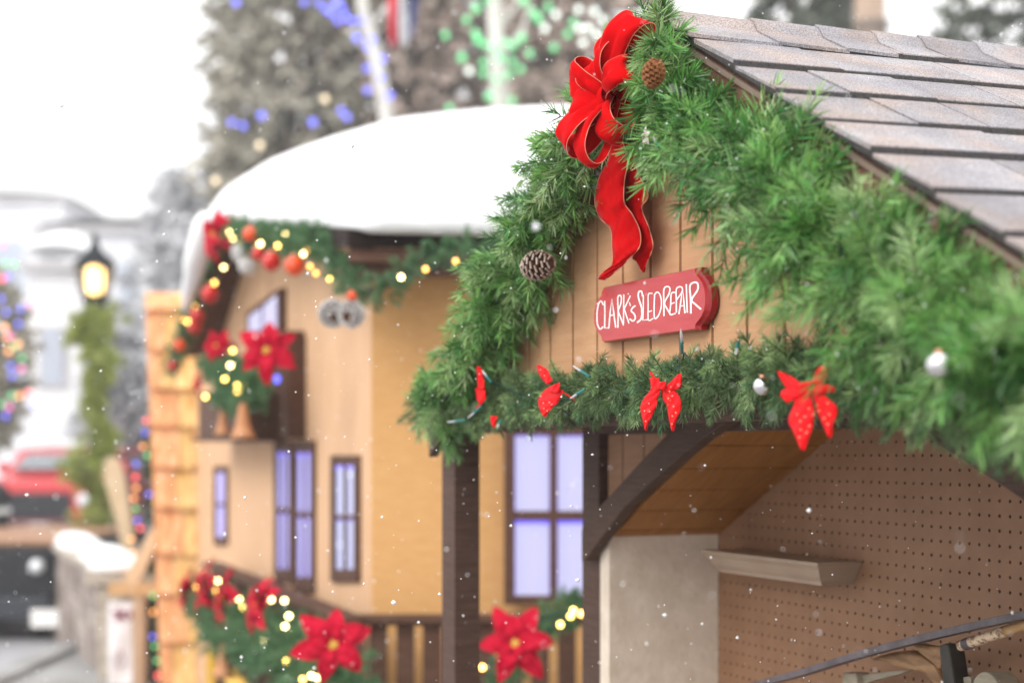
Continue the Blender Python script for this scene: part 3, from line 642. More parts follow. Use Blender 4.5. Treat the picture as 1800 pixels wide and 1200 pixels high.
pinecone('brown frost tipped pine cone nestled in the garland left of the sign', FP(940, 468, 43.9), Vector((.75, -.6, .12)), 2.5, 1.0, cone, cone_t)
def bauble(label, c, r, mt, name='bauble', group=None):
    t = thing(name, label, 'ornament', c, group); obj('ball', M().ball(c, r*S, 20), mt, t, smooth=True)
    obj('cap', M().tube([c+UP*r*.92*S, c+UP*r*1.2*S], r*.28*S, 10), gold, t); return t
bauble('shiny silver ball deep in the thick garland at the right', FP(1650, 641, 40.6), .52, silver)
bauble('crumpled silver bell beside the front facing dotted bow', FP(1340, 678, 44.4), .5, silver, 'silver_bell')
m = M()
for k in range(5):
    a = k*1.2566+.3; c = FP(1138, 240, 42.4); o = DV*math.cos(a)+UP*math.sin(a); s_ = DV*-math.sin(a)+UP*math.cos(a)
    m.grid([[c-NV*.05*S, c-NV*.05*S], [c+o*.3*S+s_*.18*S-NV*.15*S, c+o*.3*S-s_*.18*S-NV*.15*S], [c+o*.58*S+s_*.03*S-NV*.1*S, c+o*.58*S-s_*.03*S-NV*.1*S]])
tag(obj('frosted_flower', m, pinksil, base=FP(1138, 240, 42.4), solid=.03), 'tiny frosted pink flower in the garland right of the bow', 'flower')

# ------------------------------------------------------------------ far house with the snow roof
house = thing('snowy_house', 'tan display house under a thick rounded snow cap behind the near booth', 'house', P(653, 1100, 212)+Vector((0, 0, 0)))
E1 = P(375, 388, 281); E0 = P(314, 610, 318); E2 = P(612, 404, 193); E3 = P(1120, 410, 206); E4 = E1+(E3-E2)
EB = E0+(E4-E1)
dn = Vector((0, 0, -1))
obj('roof_slab', M().box8([E1+dn*2.2*S, E2+dn*2.2*S, E3+dn*2.2*S, E4+dn*2.2*S, E1, E2, E3, E4]), dark, house)
obj('roof_slab', M().box8([E0+dn*2*S, E1+dn*2*S, E4+dn*2*S, EB+dn*2*S, E0, E1, E4, EB]), brown2, house)
m = M(); a = E2+dn*2.2*S; b = E3+dn*2.2*S; iy = Vector((0, 1, 0))
m.box(a+iy*1*S, b-a, iy*2*S, dn*1.6*S); obj('fascia', m, redbrown, house, bevel=.1)
m = M().box(a+iy*5*S+dn*0*S, b-a, iy*2*S, dn*3.0*S); obj('frieze', m, redbrown, house)
m = M().box(P(617, 420, 196), P(650, 420, 196)-P(617, 420, 196), iy*6*S, P(650, 452, 196)-P(650, 420, 196)); m.box(P(622, 452, 200), P(652, 452, 200)-P(622, 452, 200), iy*5*S, P(652, 490, 200)-P(652, 452, 200)); obj('corner_bracket', m, redbrown, house, bevel=.2)
# walls
wl = []
for x, y in [(340,1250),(653,1250),(653,425),(520,418),(420,410),(385,410),(340,560)]: wl.append(SP(x, y))
obj('side_wall', M().prism(wl, -SN*2*S), tan, house)
c = SP(653, 1250); c2 = SP(653, 425); e = Vector((1, .04, 0)).normalized()*62*S
obj('front_wall', M().box(c, e, Vector((0, 2*S, 0)), c2-c), goldwall, house)
def swin(label, x0, x1, y0, y1, nx, ny, pm, led=True, arch=None):
    """framed light box window on the long wall"""
    f = thing('w', 'x', 'x', (0, 0, 0)) if 0 else None
    fr = M(); fw = (x1-x0)*.14; z = SN*1.2*S
    def q(m, a, b, c_, d, th_, off): m.prism([SP(a, c_, -0)+SN*off*S, SP(b, c_)+SN*off*S, SP(b, d)+SN*off*S, SP(a, d)+SN*off*S], -SN*th_*S)
    xm = [x0+fw+(x1-x0-2*fw)*k/nx for k in range(nx+1)]; hh = (y1-y0)
    ys0, ys1 = y0+hh*.08, y1-hh*.10; ym = [ys0+(ys1-ys0)*k/ny for k in range(ny+1)]
    k_ = (y1-796)/1.0
    q(fr, x0, x0+fw, y0, y1, .6, .6); q(fr, x1-fw, x1, y0, y1, .6, .6)
    q(fr, x0+fw, x1-fw, y0, ys0, .6, .55); q(fr, x0+fw, x1-fw, ys1, y1, .6, .55)
    for x in xm[1:-1]: q(fr, x-fw*.3, x+fw*.3, ys0, ys1, .5, .5)
    for y in ym[1:-1]: q(fr, x0+fw, x1-fw, y-hh*.02, y+hh*.02, .5, .52)
    w = obj('window', fr, brown2, house)
    pn = M(); q(pn, x0+fw*.8, x1-fw*.8, ys0-1, ys1+1, .1, .2); obj('pane', pn, pm, w)
    if led:
        l = M()
        for y in ym[:-1]: q(l, x0+fw, x1-fw, y, y+hh*.03, .1, .3)
        obj('led_strip', l, ledB, w)
    return w
swin('', 380, 402, 819, 957, 1, 2, paneB, False)
swin('', 487, 517, 775, 1024, 2, 2, paneB)
swin('', 521, 556, 774, 1040, 2, 2, paneB)
swin('', 587, 635, 800, 1022, 2, 2, paneP)
# attic window (sloping head)
aw = M().prism([SP(x, y)+SN*1.2*S for x, y in [(444,592),(504,592),(504,506),(444,550)]], -SN*1.2*S)
w = obj('window', aw, brown2, house)
for q_ in ([(450,588),(471,588),(471,542),(450,557)], [(476,588),(499,588),(499,520),(476,538)]): obj('pane', M().prism([SP(x, y)+SN*1.35*S for x, y in q_], -SN*.2*S), paneW, w)
# front wall light box window
def ZP(x, y, z): return P(x, y, z)
Zf = 209.3
fr = M()
def fbox(m, x0, x1, y0, y1, z, d): m.box(P(x0, y1, z), P(x1, y1, z)-P(x0, y1, z), Vector((0, d*S, 0)), P(x0, y0, z)-P(x0, y1, z))
fbox(fr, 886, 905, 745, 1062, Zf-2, 1.6); fbox(fr, 966, 980, 765, 1047, Zf-2, 1.6); fbox(fr, 1042, 1062, 745, 1062, Zf-2, 1.6)
for x0, x1 in ((905, 966), (980, 1042)):
    for y0, y1 in ((745, 765), (898, 914), (1047, 1062)): fbox(fr, x0, x1, y0, y1, Zf-1.95, 1.5)
fbox(fr, 966, 980, 745, 765, Zf-1.9, 1.4); fbox(fr, 966, 980, 1047, 1062, Zf-1.9, 1.4)
w = obj('window', fr, brown2, house, bevel=.1)
for x0, x1 in ((905, 966), (980, 1042)):
    for y0, y1 in ((765, 898), (914, 1047)):
        p = M(); fbox(p, x0, x1, y0, y1, Zf-.6, .3); obj('pane', p, paneW, w)
        l = M(); fbox(l, x0, x1, y0, y0+2, Zf-1.2, .3)
        if y0 > 900: fbox(l, x0, x1, y0+2, y0+7, Zf-1.2, .3)
        fbox(l, x0, x0+.8, y0+7, y1, Zf-1.2, .3); fbox(l, x1-.8, x1, y0+7, y1, Zf-1.2, .3); obj('led_strip', l, ledB, w)
# snow cap
sil = [(362,384,300),(372,362,302),(400,330,303),(445,300,304),(510,267,300),(560,250,292),(640,224,285),(720,206,278),(800,196,272),(880,190,268),(960,186,266),(1060,186,264),(1160,190,262)]
bot = [(356,392,280),(372,386,279),(392,388,272),(430,391,258),(480,393,240),(540,396,218),(590,399,200),(640,401,190),(720,403,192),(820,405,194),(930,406,197),(1040,408,200),(1150,410,204)]
rows = []; sc_ = cr(sil, 4); bc_ = cr(bot, 4); k = 12
for i in range(k+1):
    u = i/k; row = []
    for j, (s_, b_) in enumerate(zip(sc_, bc_)):
        a = P(*b_); c = P(*s_); f = math.sin(u*math.pi/2)**.9; g = 1-math.cos(u*math.pi/2)
        zz = b_[2]+(s_[2]-b_[2])*(.8*g+.2*u); yy = b_[1]+(s_[1]-b_[1])*f; xx = b_[0]+(s_[0]-b_[0])*u
        p = P(xx, yy, zz); p.z += .22*S*math.sin(j*.9+i*1.3)*(0 < i < k); p.y -= .9*S*math.sin(min(1, u*3)*math.pi)
        row.append(p)
    rows.append(row)
top = rows[-1]; rows.append([p+Vector((5*S, 60*S, -10*S)) for p in top]); rows.append([p+Vector((20*S, 130*S, -45*S)) for p in top])
rows.insert(0, [p+Vector((1*S, 3*S, -.2*S)) for p in rows[0]])
snowcap = obj('snow_cap', M().grid(rows), snow, house, smooth=True)
# left rake snow ridge
rk = cr([(368,386,272,2.2),(358,402,272,2.7),(349,432,274,2.6),(341,460,277,2.5),(336,490,281,2.0),(328,520,286,1.5),(322,548,292,.6)], 5)
m = M().tube([P(x+3, y-4, z) for x, y, z, r in rk], [r*S*.85 for x, y, z, r in rk], 10); obj('snow_edge', m, snow, house, smooth=True)
icm = M()
# balcony rail and fence in front
railz = lambda x: 150800/(x+163)         # distance along the side rail
def RP(x, y, off=0): return P(x, y, railz(x))
r0, r1 = P(366, 990, 288), P(592, 1081, 199.5)
def rl(u, dz=0, o=0): p = r0.lerp(r1, u); return p+Vector((0, 0, dz*S))+(-SN)*o*S
fence = thing('balcony_fence', 'dark brown slatted balcony fence with a flat handrail around the tan house', 'fence', r1+dn*20*S)
hr = M(); A, B = rl(-.05), rl(1.02)
hr.box(A+SN*.3*S+dn*1*S, B-A, -SN*3.4*S, UP*1*S)
f0 = r1+Vector((-.6*S, -.5*S, 0)); fe = Vector((1, .02, 0)).normalized()*52*S
hr.box(f0+dn*1*S, fe, Vector((0, 3*S, 0)), UP*.95*S); obj('handrail', hr, brown2, fence, bevel=.1)
sl = M(); nS = 46
for i in range(nS):
    u = i/nS*1.02-.02; a = rl(u, -1.05, .8); d_ = (r1-r0)/nS
    if (i*d_.length) < (r1-r0).length*1.1: sl.box(a+dn*22*S, d_*.72, -SN*.6*S, UP*22*S)
obj('slats', sl, brown2, fence)
sl = M(); xs = [598,632,650,680,697,728,743,776,792,823,840,870,886,918,934,965,981,1012,1028,1060]
for a, b in zip(xs[::2], xs[1::2]): fbox(sl, a, b, 1088, 1300, 200.5, .7)
fbox(sl, 598, 1060, 1086, 1099, 201.4, .5); obj('front_slats', sl, brown2, fence)
obj('yellow_brace', M().prism([P(362,1143,262), P(378,1143,262), P(378,1260,262), P(362,1260,262)], Vector((0, 2*S, 0))), yellow, fence)
obj('yellow_brace', M().prism([P(378,1172,258), P(412,1178,250), P(470,1240,235), P(430,1240,240)], Vector((0, 2*S, 0))), yellow, fence)

# poinsettias
def petal(L_, w_, cup):
    m = M(); rows = []
    for i in range(9):
        u = i/8; ww = w_*math.sin(math.pi*min(1, u*.93+.05))**.8*(1-.35*u)*(1 if u < .97 else .1); x = L_*u; z = cup*math.sin(u*2.2)*L_-.25*L_*u*u*u
        rows.append([Vector((x, ww*v, z+abs(v)*ww*.28-.02*math.sin(v*9+i))) for v in (-1, -.5, 0, .5, 1)])
    return m.grid(rows)
pmesh = [mesh('bract', petal(1, .30, .16), poin), mesh('bract', petal(1, .33, .34), poin), mesh('bract', petal(1, .27, .5), poin)]
cm = M()
for k in range(9): cm.ball(Vector((.09*math.cos(k*2.4)*math.sqrt(k/8), .09*math.sin(k*2.4)*math.sqrt(k/8), .17)), .045, 6)
pcen = mesh('flower_centre', cm, mat('yellow_centre', (.65,.42,.08), rough=.6))
def poinsettia(label, c, nrm, r, group='poinsettias on the far house', rot=0):
    t = thing('poinsettia', label, 'flower', c, group); fr = frame(nrm)
    for lay, (n_, s_, t_) in enumerate([(6, 1, -.05), (5, .82, .05), (4, .5, .12)]):
        for k in range(n_):
            a = rot+k*2*math.pi/n_+lay*.5+random.uniform(-.15, .15)
            inst('bract', pmesh[lay], t, Vector(c)+fr @ Vector((0, 0, t_*r*S)), fr @ Matrix.Rotation(a, 3, 'Z') @ Matrix.Rotation(random.uniform(-.25, .12), 3, 'Y'), r*S*s_*random.uniform(.85, 1.1))
    inst('flower_centre', pcen, t, Vector(c)+fr @ Vector((0, 0, .06*r*S)), fr, r*S); return t
poinsettia('big red poinsettia with a yellow centre on the near corner of the balcony garland', P(586, 1134, 182), Vector((.05, -1, .2)), 5.2, rot=.3)
poinsettia('large red poinsettia between the two dark porch posts', P(905, 1132, 184), Vector((.0, -1, .25)), 4.9, rot=1.1)
poinsettia('rounded red poinsettia on top of the upper window box', P(472, 618, 212), Vector((-.15, -1, .15)), 5.2, rot=.5)
poinsettia('red poinsettia folded almost edge on, leftmost on the balcony garland', P(338, 1035, 272), Vector((-1, -.35, .1)), 5.2)
poinsettia('red poinsettia seen edge on, second from the left on the balcony garland', P(370, 1040, 252), Vector((-1, -.4, .1)), 5.6, rot=.4)
poinsettia('red poinsettia seen edge on, third from the left on the balcony garland', P(404, 1056, 236), Vector((-1, -.35, .15)), 5.6, rot=.2)
poinsettia('red poinsettia tilted sideways just left of the big near corner one', P(464, 1066, 212), Vector((-1, -.45, .3)), 5.2, rot=.6)
poinsettia('crimson poinsettia at the peak of the far gable beside the snow', P(386, 412, 264), Vector((-.8, -.6, .0)), 5.4, rot=.4)
poinsettia('small crimson poinsettia at the left of the upper window box', P(384, 608, 258), Vector((-.4, -.9, .1)), 3.4, rot=.1)
poinsettia('small dark red poinsettia at the lower left of the upper window box', P(352, 672, 276), Vector((-.9, -.4, .1)), 2.8, rot=.7)

# upper window box with shutters
bx = thing('window_box', 'dark brown timber window box and shutter frame below the attic window', 'window box', SP(450, 760, 6))
def sbox(m, x0, x1, y0, y1, o0, o1): m.prism([SP(x0, y0)+SN*o1*S, SP(x1, y0)+SN*o1*S, SP(x1, y1)+SN*o1*S, SP(x0, y1)+SN*o1*S], -SN*(o1-o0)*S)
m = M(); sbox(m, 476, 536, 582, 592, 0, 3); sbox(m, 528, 538, 592, 770, 0, 3); sbox(m, 478, 527, 640, 770, .2, 1.2); obj('frame', m, brown2, bx)
m = M(); sbox(m, 412, 500, 690, 770, 0, 7); sbox(m, 408, 504, 768, 776, 0, 8); obj('box', m, brown2, bx, bevel=.2)
def bell(label, c, r, h, mt=terra, group='terracotta bells on the far house'):
    t = thing('bell', label, 'bell', c, group)
    obj('shell', M().lathe(c, [(r*.12*S, h*S), (r*.3*S, h*.93*S), (r*.38*S, h*.7*S), (r*.5*S, h*.4*S), (r*.72*S, h*.15*S), (r*S, 0), (r*.92*S, .02*S), (r*.5*S, h*.3*S)], 18), mt, t, smooth=True)
    obj('loop', M().tube([c+UP*h*S, c+UP*(h+.8)*S], .15*S, 6), brown2, t); return t
bell('terracotta bell hanging in front of the upper window box', P(427, 770, 232), 2.1, 5.4)
bell('smaller terracotta bell at the left end of the upper window box', P(392, 764, 250), 1.6, 4.6)
bell('terracotta bell hanging under the left end of the balcony garland', P(350, 1098, 270), 1.8, 4.6)
bell('terracotta bell above the yellow brace at the bottom edge', P(393, 1188, 235), 2.0, 5.0)

# far garlands
garland([P(303,650,318), P(318,602,305), P(337,545,296), P(356,495,290), P(372,448,284), P(392,408,276), P(410,408,262), P(450,412,243), P(500,415,226), P(550,418,209), P(585,440,201), P(612,492,196), P(655,512,193), P(700,492,192), P(740,452,191), P(790,438,191), P(850,440,190), P(900,450,190)],
        [2,2.2,2.2,2.2,2.2,2.4,2.6,2.8,2.8,2.8,2.6,2.6,2.5,2.3,2.2,2,2,2], 4, 46, 1.0, .11, [needle_f], 'looped green garland with lights along the eave of the snowy house', group='garlands on the far house')
garland([P(355,1040,288), P(372,1062,268), P(395,1086,250), P(430,1104,234), P(475,1122,218), P(520,1146,205), P(570,1172,196), P(640,1205,193)], [4,5,5.5,5.8,6,6.2,5.8,5], 7, 50, 1.4, .13, [needle_f],
        'full green garland with poinsettias and lights along the balcony rail', group='garlands on the far house')
garland([P(370,640,270), P(398,650,258), P(425,660,246), P(455,690,232), P(392,690,250)], [3,3.5,3.5,2.5,3], 7, 50, 1.2, .12, [needle_f], 'bushy green spray filling the upper window box', 'greenery', 'garlands on the far house')
garland([P(860,1190,190), P(905,1165,191), P(950,1095,193), P(985,1075,193), P(1020,1060,193), P(1050,1055,193)], [3,3,3,2.6,2.4,2.4], 5, 50, 1.2, .12, [needle_f], 'green garland behind the poinsettia between the porch posts', group='garlands on the far house')

# lights
ico = M().ball(Vector((0, 0, 0)), 1, 10)
def lights(label, pts, r, mt, wire_mat=cable, group=None, meshname='bulb', wire=True):
    """pts: (px,py,Z[,scale]) of one string; every bulb is a part"""
    ps = [P(p[0], p[1], p[2]) for p in pts]; t = thing('light_string', label, 'light string', ps[0], group)
    mts = mt if isinstance(mt, list) else [mt]*len(ps); cache = {}
    for p, q, mm in zip(pts, ps, mts):
        if mm.name not in cache: cache[mm.name] = mesh('bulb', ico, mm)
        inst('bulb', cache[mm.name], t, q, None, r*S*(p[3] if len(p) > 3 else 1))
    if wire:
        w = M().tube([q+Vector((0, (.8+r)*S, 0)) for q in ps], .07*S*max(1, r), 4); obj('cable', w, wire_mat, t)
    return t
Zs = lambda x: float(np.interp(x, [300,375,450,600,700,850], [312,275,238,197,189,187]))
e1 = [(309,605),(297,608),(324,562),(330,565),(344,540),(377,497),(393,470),(404,408),(409,418),(420,425),(455,432),(458,428),(488,432),(502,409),(533,446),(540,440),(545,468),(555,480),(580,490),(705,487),(801,459),(748,473)]
lights('warm white lights along the eave garland of the snowy house', [(x, y, Zs(x)-3) for x, y in e1], .30, [random.choice([warm, warmw, amber]) for _ in e1], group='lit strings on the far house')
e2 = [(409,616),(405,642),(395,666),(417,677),(433,682),(431,678),(422,690),(361,697),(418,688)]
lights('warm lights in the greenery of the upper window box', [(x, y, 236) for x, y in e2], .32, [random.choice([warm, warmw]) for _ in e2], group='lit strings on the far house')
e3 = [(345,1031),(383,1020),(379,1037),(402,1032),(369,1079),(391,1097),(420,1052),(427,1066),(446,1088),(422,1112),(464,1124),(501,1100),(508,1082),(507,1082),(477,1053),(500,1055),(503,1161),(532,1193),(547,1187),(558,1190)]
lights('yellow warm lights in the balcony garland', [(x, y, float(np.interp(x, [340,400,500,600], [278,240,200,185]))) for x, y in e3], .31, [random.choice([warm, warmw]) for _ in e3], group='lit strings on the far house')
e4 = [(935,1098),(1008,1072),(1003,1082),(1022,1078),(985,1097),(848,1172)]
lights('golden lights in the greenery between the porch posts', [(x, y, 186) for x, y in e4], .34, [warm]*6, group='lit strings on the far house')
lights('single blue bulb below the upper poinsettia', [(487, 668, 214), (487, 664, 214.5)], .45, BUL['b'], wire=False)
for i, (x, y, r, mt_, lb) in enumerate([(477,460,1.12,redball,'glossy red ball, left of the two big balls under the eave garland'), (518,467,1.15,orball,'orange red ball, right of the two big balls under the eave garland'),
      (440,412,.95,orball,'orange ball high on the eave garland near its lit peak'), (454,446,.8,redball,'red ball tucked left of the two big balls'), (369,517,1.3,redball,'red ball on the left rake beside the snow edge'),
      (346,555,1.15,redball,'upper of two touching red balls on the left rake'), (342,574,1.1,redball,'lower of two touching red balls on the left rake'), (316,607,1.0,orball,'orange red ball near the foot of the left rake'), (303,643,.8,redball,'small red ball at the lowest tip of the left rake garland'),
      (618,520,.5,orball,'tiny orange ball above the frosted pine cones')]):
    bauble(lb, P(x, y, Zs(x)-5), r*1.25, mt_, group='ball ornaments on the far house')
pinecone('white frosted pine cone hanging from the eave garland, left of a pair', P(584, 550, 193), Vector((.3, -.9, -.3)), 2.9, 1.75, cone, cone_w, 'frosted cones on the far house')
pinecone('white frosted pine cone hanging from the eave garland, right of a pair', P(619, 551, 192), Vector((-.3, -.9, -.3)), 2.9, 1.7, cone, cone_w, 'frosted cones on the far house')
pinecone('large snowy cone beside the crimson flower at the gable peak', P(421, 442, 248), Vector((.2, -.5, -.8)), 3.2, 1.3, cone_w, cone_w, 'frosted cones on the far house')
pinecone('lower snowy cone under the crimson flower at the gable peak', P(432, 468, 244), Vector((.7, -.5, -.2)), 2.8, 1.2, cone_w, cone_w, 'frosted cones on the far house')

# ------------------------------------------------------------------ cedar shake column
tower = thing('shake_tower', 'tapered column clad in golden cedar shakes left of the tan house', 'tower', P(330, 1200, 345)+dn*20*S)
ys = [524,545,610,680,748,818,888,972,1046,1128,1206,1290,1380]
Zt = 344
for i in range(len(ys)-1):
    m = M(); y0, y1 = ys[i], ys[i+1]; xl0 = 254+ (y0-524)*.040; xl1 = 254+(y1-524)*.040; x = -1.0
    wall_w = 150
    while x < wall_w:
        w_ = random.choice([24, 33, 42, 52]); a = max(x, 0)+.8; b = min(x+w_, wall_w)-.8
        j = random.uniform(-5, 4)
        if b > a: m.box8([P(xl1+a, y1+j, Zt-2.6), P(xl1+b, y1+j+random.uniform(-1.5, 1.5), Zt-2.6), P(xl1+b, y1, Zt-.4), P(xl1+a, y1, Zt-.4), P(xl0+a, y0-10, Zt-.55), P(xl0+b, y0-10, Zt-.55), P(xl0+b, y0-10, Zt-.2), P(xl0+a, y0-10, Zt-.2)])
        x += w_
    obj('shake_course', m, cedar, tower)
obj('core', M().box8([P(294, 1420, Zt), P(440, 1420, Zt), P(440, 1420, Zt+26), P(294, 1420, Zt+26), P(257, 521, Zt), P(402, 521, Zt), P(402, 521, Zt+26), P(257, 521, Zt+26)]), cedar, tower)

# ------------------------------------------------------------------ street
def wbox(m, x0, x1, y0, y1, h0, h1): return m.box(V(x0, y0, h0), V(x1, y0, h0)-V(x0, y0, h0), V(0, y1, 0)-V(0, y0, 0), V(0, 0, h1)-V(0, 0, h0))
# street lamp
lz = 580; lc = P(167, 550, lz)
lamp = thing('street_lamp', 'black lantern street lamp, lit, its post wrapped in yellow green garland', 'street lamp', Vector((lc.x, lc.y, 0)))
obj('post', M().tube([Vector((lc.x, lc.y, 0)), Vector((lc.x, lc.y, .4)), Vector((lc.x, lc.y, .42)), lc], [.13, .12, .06, .05], 14), lampb, lamp, smooth=True)
hx = 2700/lz; q = lambda px: px/hx*S
obj('base_cup', M().lathe(lc, [(q(10), -q(3)), (q(16), q(8)), (q(24), q(26)), (q(26), q(30))], 8), lampb, lamp)
gl = mat('lamp_glass', (.62,.50,.36), rough=.05, trans=.9, ior=1.02)
obj('glass', M().lathe(lc, [(q(23), q(28)), (q(35), q(82))], 6), gl, lamp)
m = M()
for k in range(6):
    a = k*math.pi/3; m.tube([lc+Vector((math.cos(a)*q(24), math.sin(a)*q(24), q(28))), lc+Vector((math.cos(a)*q(35), math.sin(a)*q(35), q(84)))], .011, 5)
obj('cage', m, lampb, lamp)
obj('roof', M().lathe(lc, [(q(41), q(82)), (q(40), q(86)), (q(24), q(100)), (q(12), q(113)), (q(7), q(124)), (q(6), q(134)), (q(3), q(142))], 6), lampb, lamp)
obj('flame_bulb', M().lathe(lc, [(q(5), q(30)), (q(14), q(38)), (q(16), q(55)), (q(15), q(76)), (q(8), q(84))], 12), glow('lamp_glow', (1,.68,.28), 5), lamp, smooth=True)
garland([P(205,572,576), P(165,568,570), P(130,580,576), P(172,610,572), P(180,660,568), P(160,700,572), P(175,745,568), P(195,780,572), P(150,810,568), P(128,830,565), P(170,850,572), P(190,890,570), P(150,930,568), P(120,945,565)],
        [5,8,3.5,8,6,3,6,4.5,8,4,5,10,12,10], 2.0, 50, 3.6, .45, [needle_y], 'yellow green garland spiralling down the lamp post', name='post_garland', droop=.4, core=2.5)
# stone wall with snow caps
stone = mat('fieldstone', (.20,.155,.135), (.38,.33,.30), 4, rough=.85, bump=1, bscale=20, island=.25); capst = mat('cap_stone', (.36,.32,.27), (.45,.4,.34), 6, rough=.8)
wallt = thing('stone_wall', 'low fieldstone wall with snow on its cap running beside the road', 'wall', P(170, 1150, 450))
A0, A1 = V(-107, 394, -G), V(-152, 505, -G); dvec = (A1-A0); m = M(); nn = Vector((dvec.y, -dvec.x, 0)).normalized()
for r_ in range(6):
    x = 0
    while x < 1:
        w_ = random.uniform(.05, .11); a = A0+dvec*x+UP*(r_*4.7*S); ins = random.uniform(0, .5)*S
        m.box(a+nn*ins*-1, dvec*min(w_, 1-x)*.95, nn*10*S, UP*4.4*S); x += w_
obj('stones', m, stone, wallt, bevel=.4)
obj('cap', M().box(A0-nn*1.5*S+UP*28.3*S, dvec, nn*14*S, UP*2*S), capst, wallt, bevel=.3)
sn = M()
for (f0, f1) in ((.0, .38), (.5, 1.0)):
    pts = [A0+dvec*(f0+(f1-f0)*k/10)+nn*5.5*S+UP*30.6*S for k in range(11)]; sn.tube(pts, [S*(2+4.5*math.sin(math.pi*k/10)**.5) for k in range(11)], 12, sq=.55)
obj('snow', sn, snow, wallt, smooth=True)
pil = thing('stone_pillar', 'square pale stone pillar with a snow covered cap at the near end of the wall', 'pillar', V(-95, 372, -G))
m = M()
for r_ in range(6): wbox(m, -100.5+random.uniform(-.3, .3), -89+random.uniform(-.3, .3), 372, 384, -G+r_*4.5, -G+r_*4.5+4.3)
obj('shaft', m, mat('pale_stone', (.42,.36,.29), (.55,.48,.4), 5, rough=.8, bump=.6), pil, bevel=.3)
obj('cap', wbox(M(), -103, -86, 370, 386, -G+27.2, -G+30.5), capst, pil, bevel=.3)
obj('snow', M().lathe(V(-95, 378, -G+30.5), [(9*S, 0), (9.3*S, 1.2*S), (7*S, 2.6*S), (2*S, 3.4*S)], 16), snow, pil, smooth=True)
# banner with red letters
ban = thing('paper_banner', 'white banner with dark red letters hung on the pale stone pillar', 'banner', P(214, 1130, 365))
bz = 367; m = M(); rows = []
for i in range(12):
    y = 1056+i*16; rows.append([P(x, y+(1 if k else 0), bz+.5*math.sin(i*.7+k)) for k, x in enumerate([190,200,210,220,230,238])])
obj('cloth', M().grid(rows), mat('banner_white', (.72,.68,.70), (.8,.77,.78), 6, rough=.8), ban, smooth=True, solid=.1)
lm = mat('banner_letters', (.22,.02,.05), rough=.7); lt2 = M()
def seg(x0, y0, x1, y1, w_=4):
    d_ = Vector((x1-x0, 0, y1-y0)); pp = Vector((-d_.z, 0, d_.x)).normalized()*w_/2
    lt2.prism([P(x0+pp.x, y0+pp.z, bz-.9), P(x1+pp.x, y1+pp.z, bz-.9), P(x1-pp.x, y1-pp.z, bz-.9), P(x0-pp.x, y0-pp.z, bz-.9)], Vector((0, .15*S, 0)))
for s4 in [(209,1072,201,1072),(201,1072,201,1079),(201,1079,209,1079),(209,1079,209,1087),(209,1087,200,1087),(213,1071,213,1088),(221,1071,214,1079),(214,1079,222,1088),(229,1071,229,1088),(235,1073,235,1088)]: seg(*s4)
obj('letters', lt2, lm, ban)
seg_e = M().tube([P(210+9*math.cos(k*.63), 1158+14*math.sin(k*.63), bz-.8) for k in range(11)], .25*S, 6); obj('ring_mark', seg_e, mat('banner_pale_mark', (.5,.42,.45)), ban)
# green slim tree with coloured bulbs beside the tower
gp_ = thing('green_lattice_post', 'slim dark green evergreen column with coloured bulbs beside the shake tower', 'tree', V(-87, 366, -G))
st = []; di = []; ln = []
for i in range(260):
    h = random.uniform(2, 76); a = random.uniform(0, 6.28); st.append(V(-86.5+.5*math.sin(h*.2), 372, -G+h)); di.append((math.cos(a), math.sin(a), .5)); ln.append(3.6*S*(1-h/110))
q_, f_, tw = twigs(st, di, ln, 30, 1.4*S, .22*S); np_obj('foliage', q_, f_, mat('tree_green', (.01,.07,.04), (.02,.11,.06), 8, rough=.6, island=.4), gp_)
obj('trunk', M().tube([V(-86.5, 372, -G), V(-86.5, 372, 22)], [.9*S, .3*S], 8), twigm, gp_)
cb_ = [(257,739,'r'),(255,760,'b'),(251,784,'a'),(259,800,'g'),(239,815,'b'),(238,838,'r'),(239,857,'a'),(235,875,'a'),(262,868,'b'),(239,893,'g'),(241,914,'b'),(247,928,'r'),(231,947,'a'),(233,971,'a'),(269,1046,'g'),(269,1075,'a'),(268,1118,'b'),(272,1135,'g'),(276,1160,'g'),(277,1187,'r')]
lights('red, blue, orange and green bulbs running down the slim evergreen by the tower', [(x, y, 362) for x, y, k in cb_], .5, [BUL[k] for x, y, k in cb_], group='coloured light strings')
pb = thing('wooden_post', 'plain tan timber post between the banner and the slim evergreen', 'post', V(-91, 366, -G)); obj('shaft', wbox(M(), -90.5, -87.6, 366, 369, -G, -34), mat('tan_timber', (.42,.28,.18), (.52,.36,.24), 8, (1,1,.2)), pb, bevel=.2)
obj('beam', wbox(M(), -96, -84, 365.5, 369.5, -33.9, -31), mat('orange_timber', (.5,.3,.14), (.6,.38,.2), 8), pb)
pk = thing('leaning_plank', 'short pale plank leaning diagonally against the shake tower', 'plank', P(240, 1030, 352)); obj('board', M().prism([P(x, y, 352) for x, y in [(216,1018),(238,1034),(274,960),(272,925),(262,935)]], Vector((0, 2*S, 0))), mat('pale_plank', (.62,.42,.25), (.7,.5,.32), 7), pk, bevel=.2)
pk2 = thing('carved_paddle', 'upright pale wooden paddle shape behind the lamp post', 'carving', P(205, 930, 470)); obj('blade', M().prism([P(x, y, 470) for x, y in [(182,812),(192,803),(205,806),(215,830),(222,870),(230,930),(236,980),(215,980),(205,920),(190,870),(182,840)]], Vector((0, 3*S, 0))), mat('pale_carved', (.5,.36,.22), (.58,.43,.28), 6), pk2, bevel=.5)

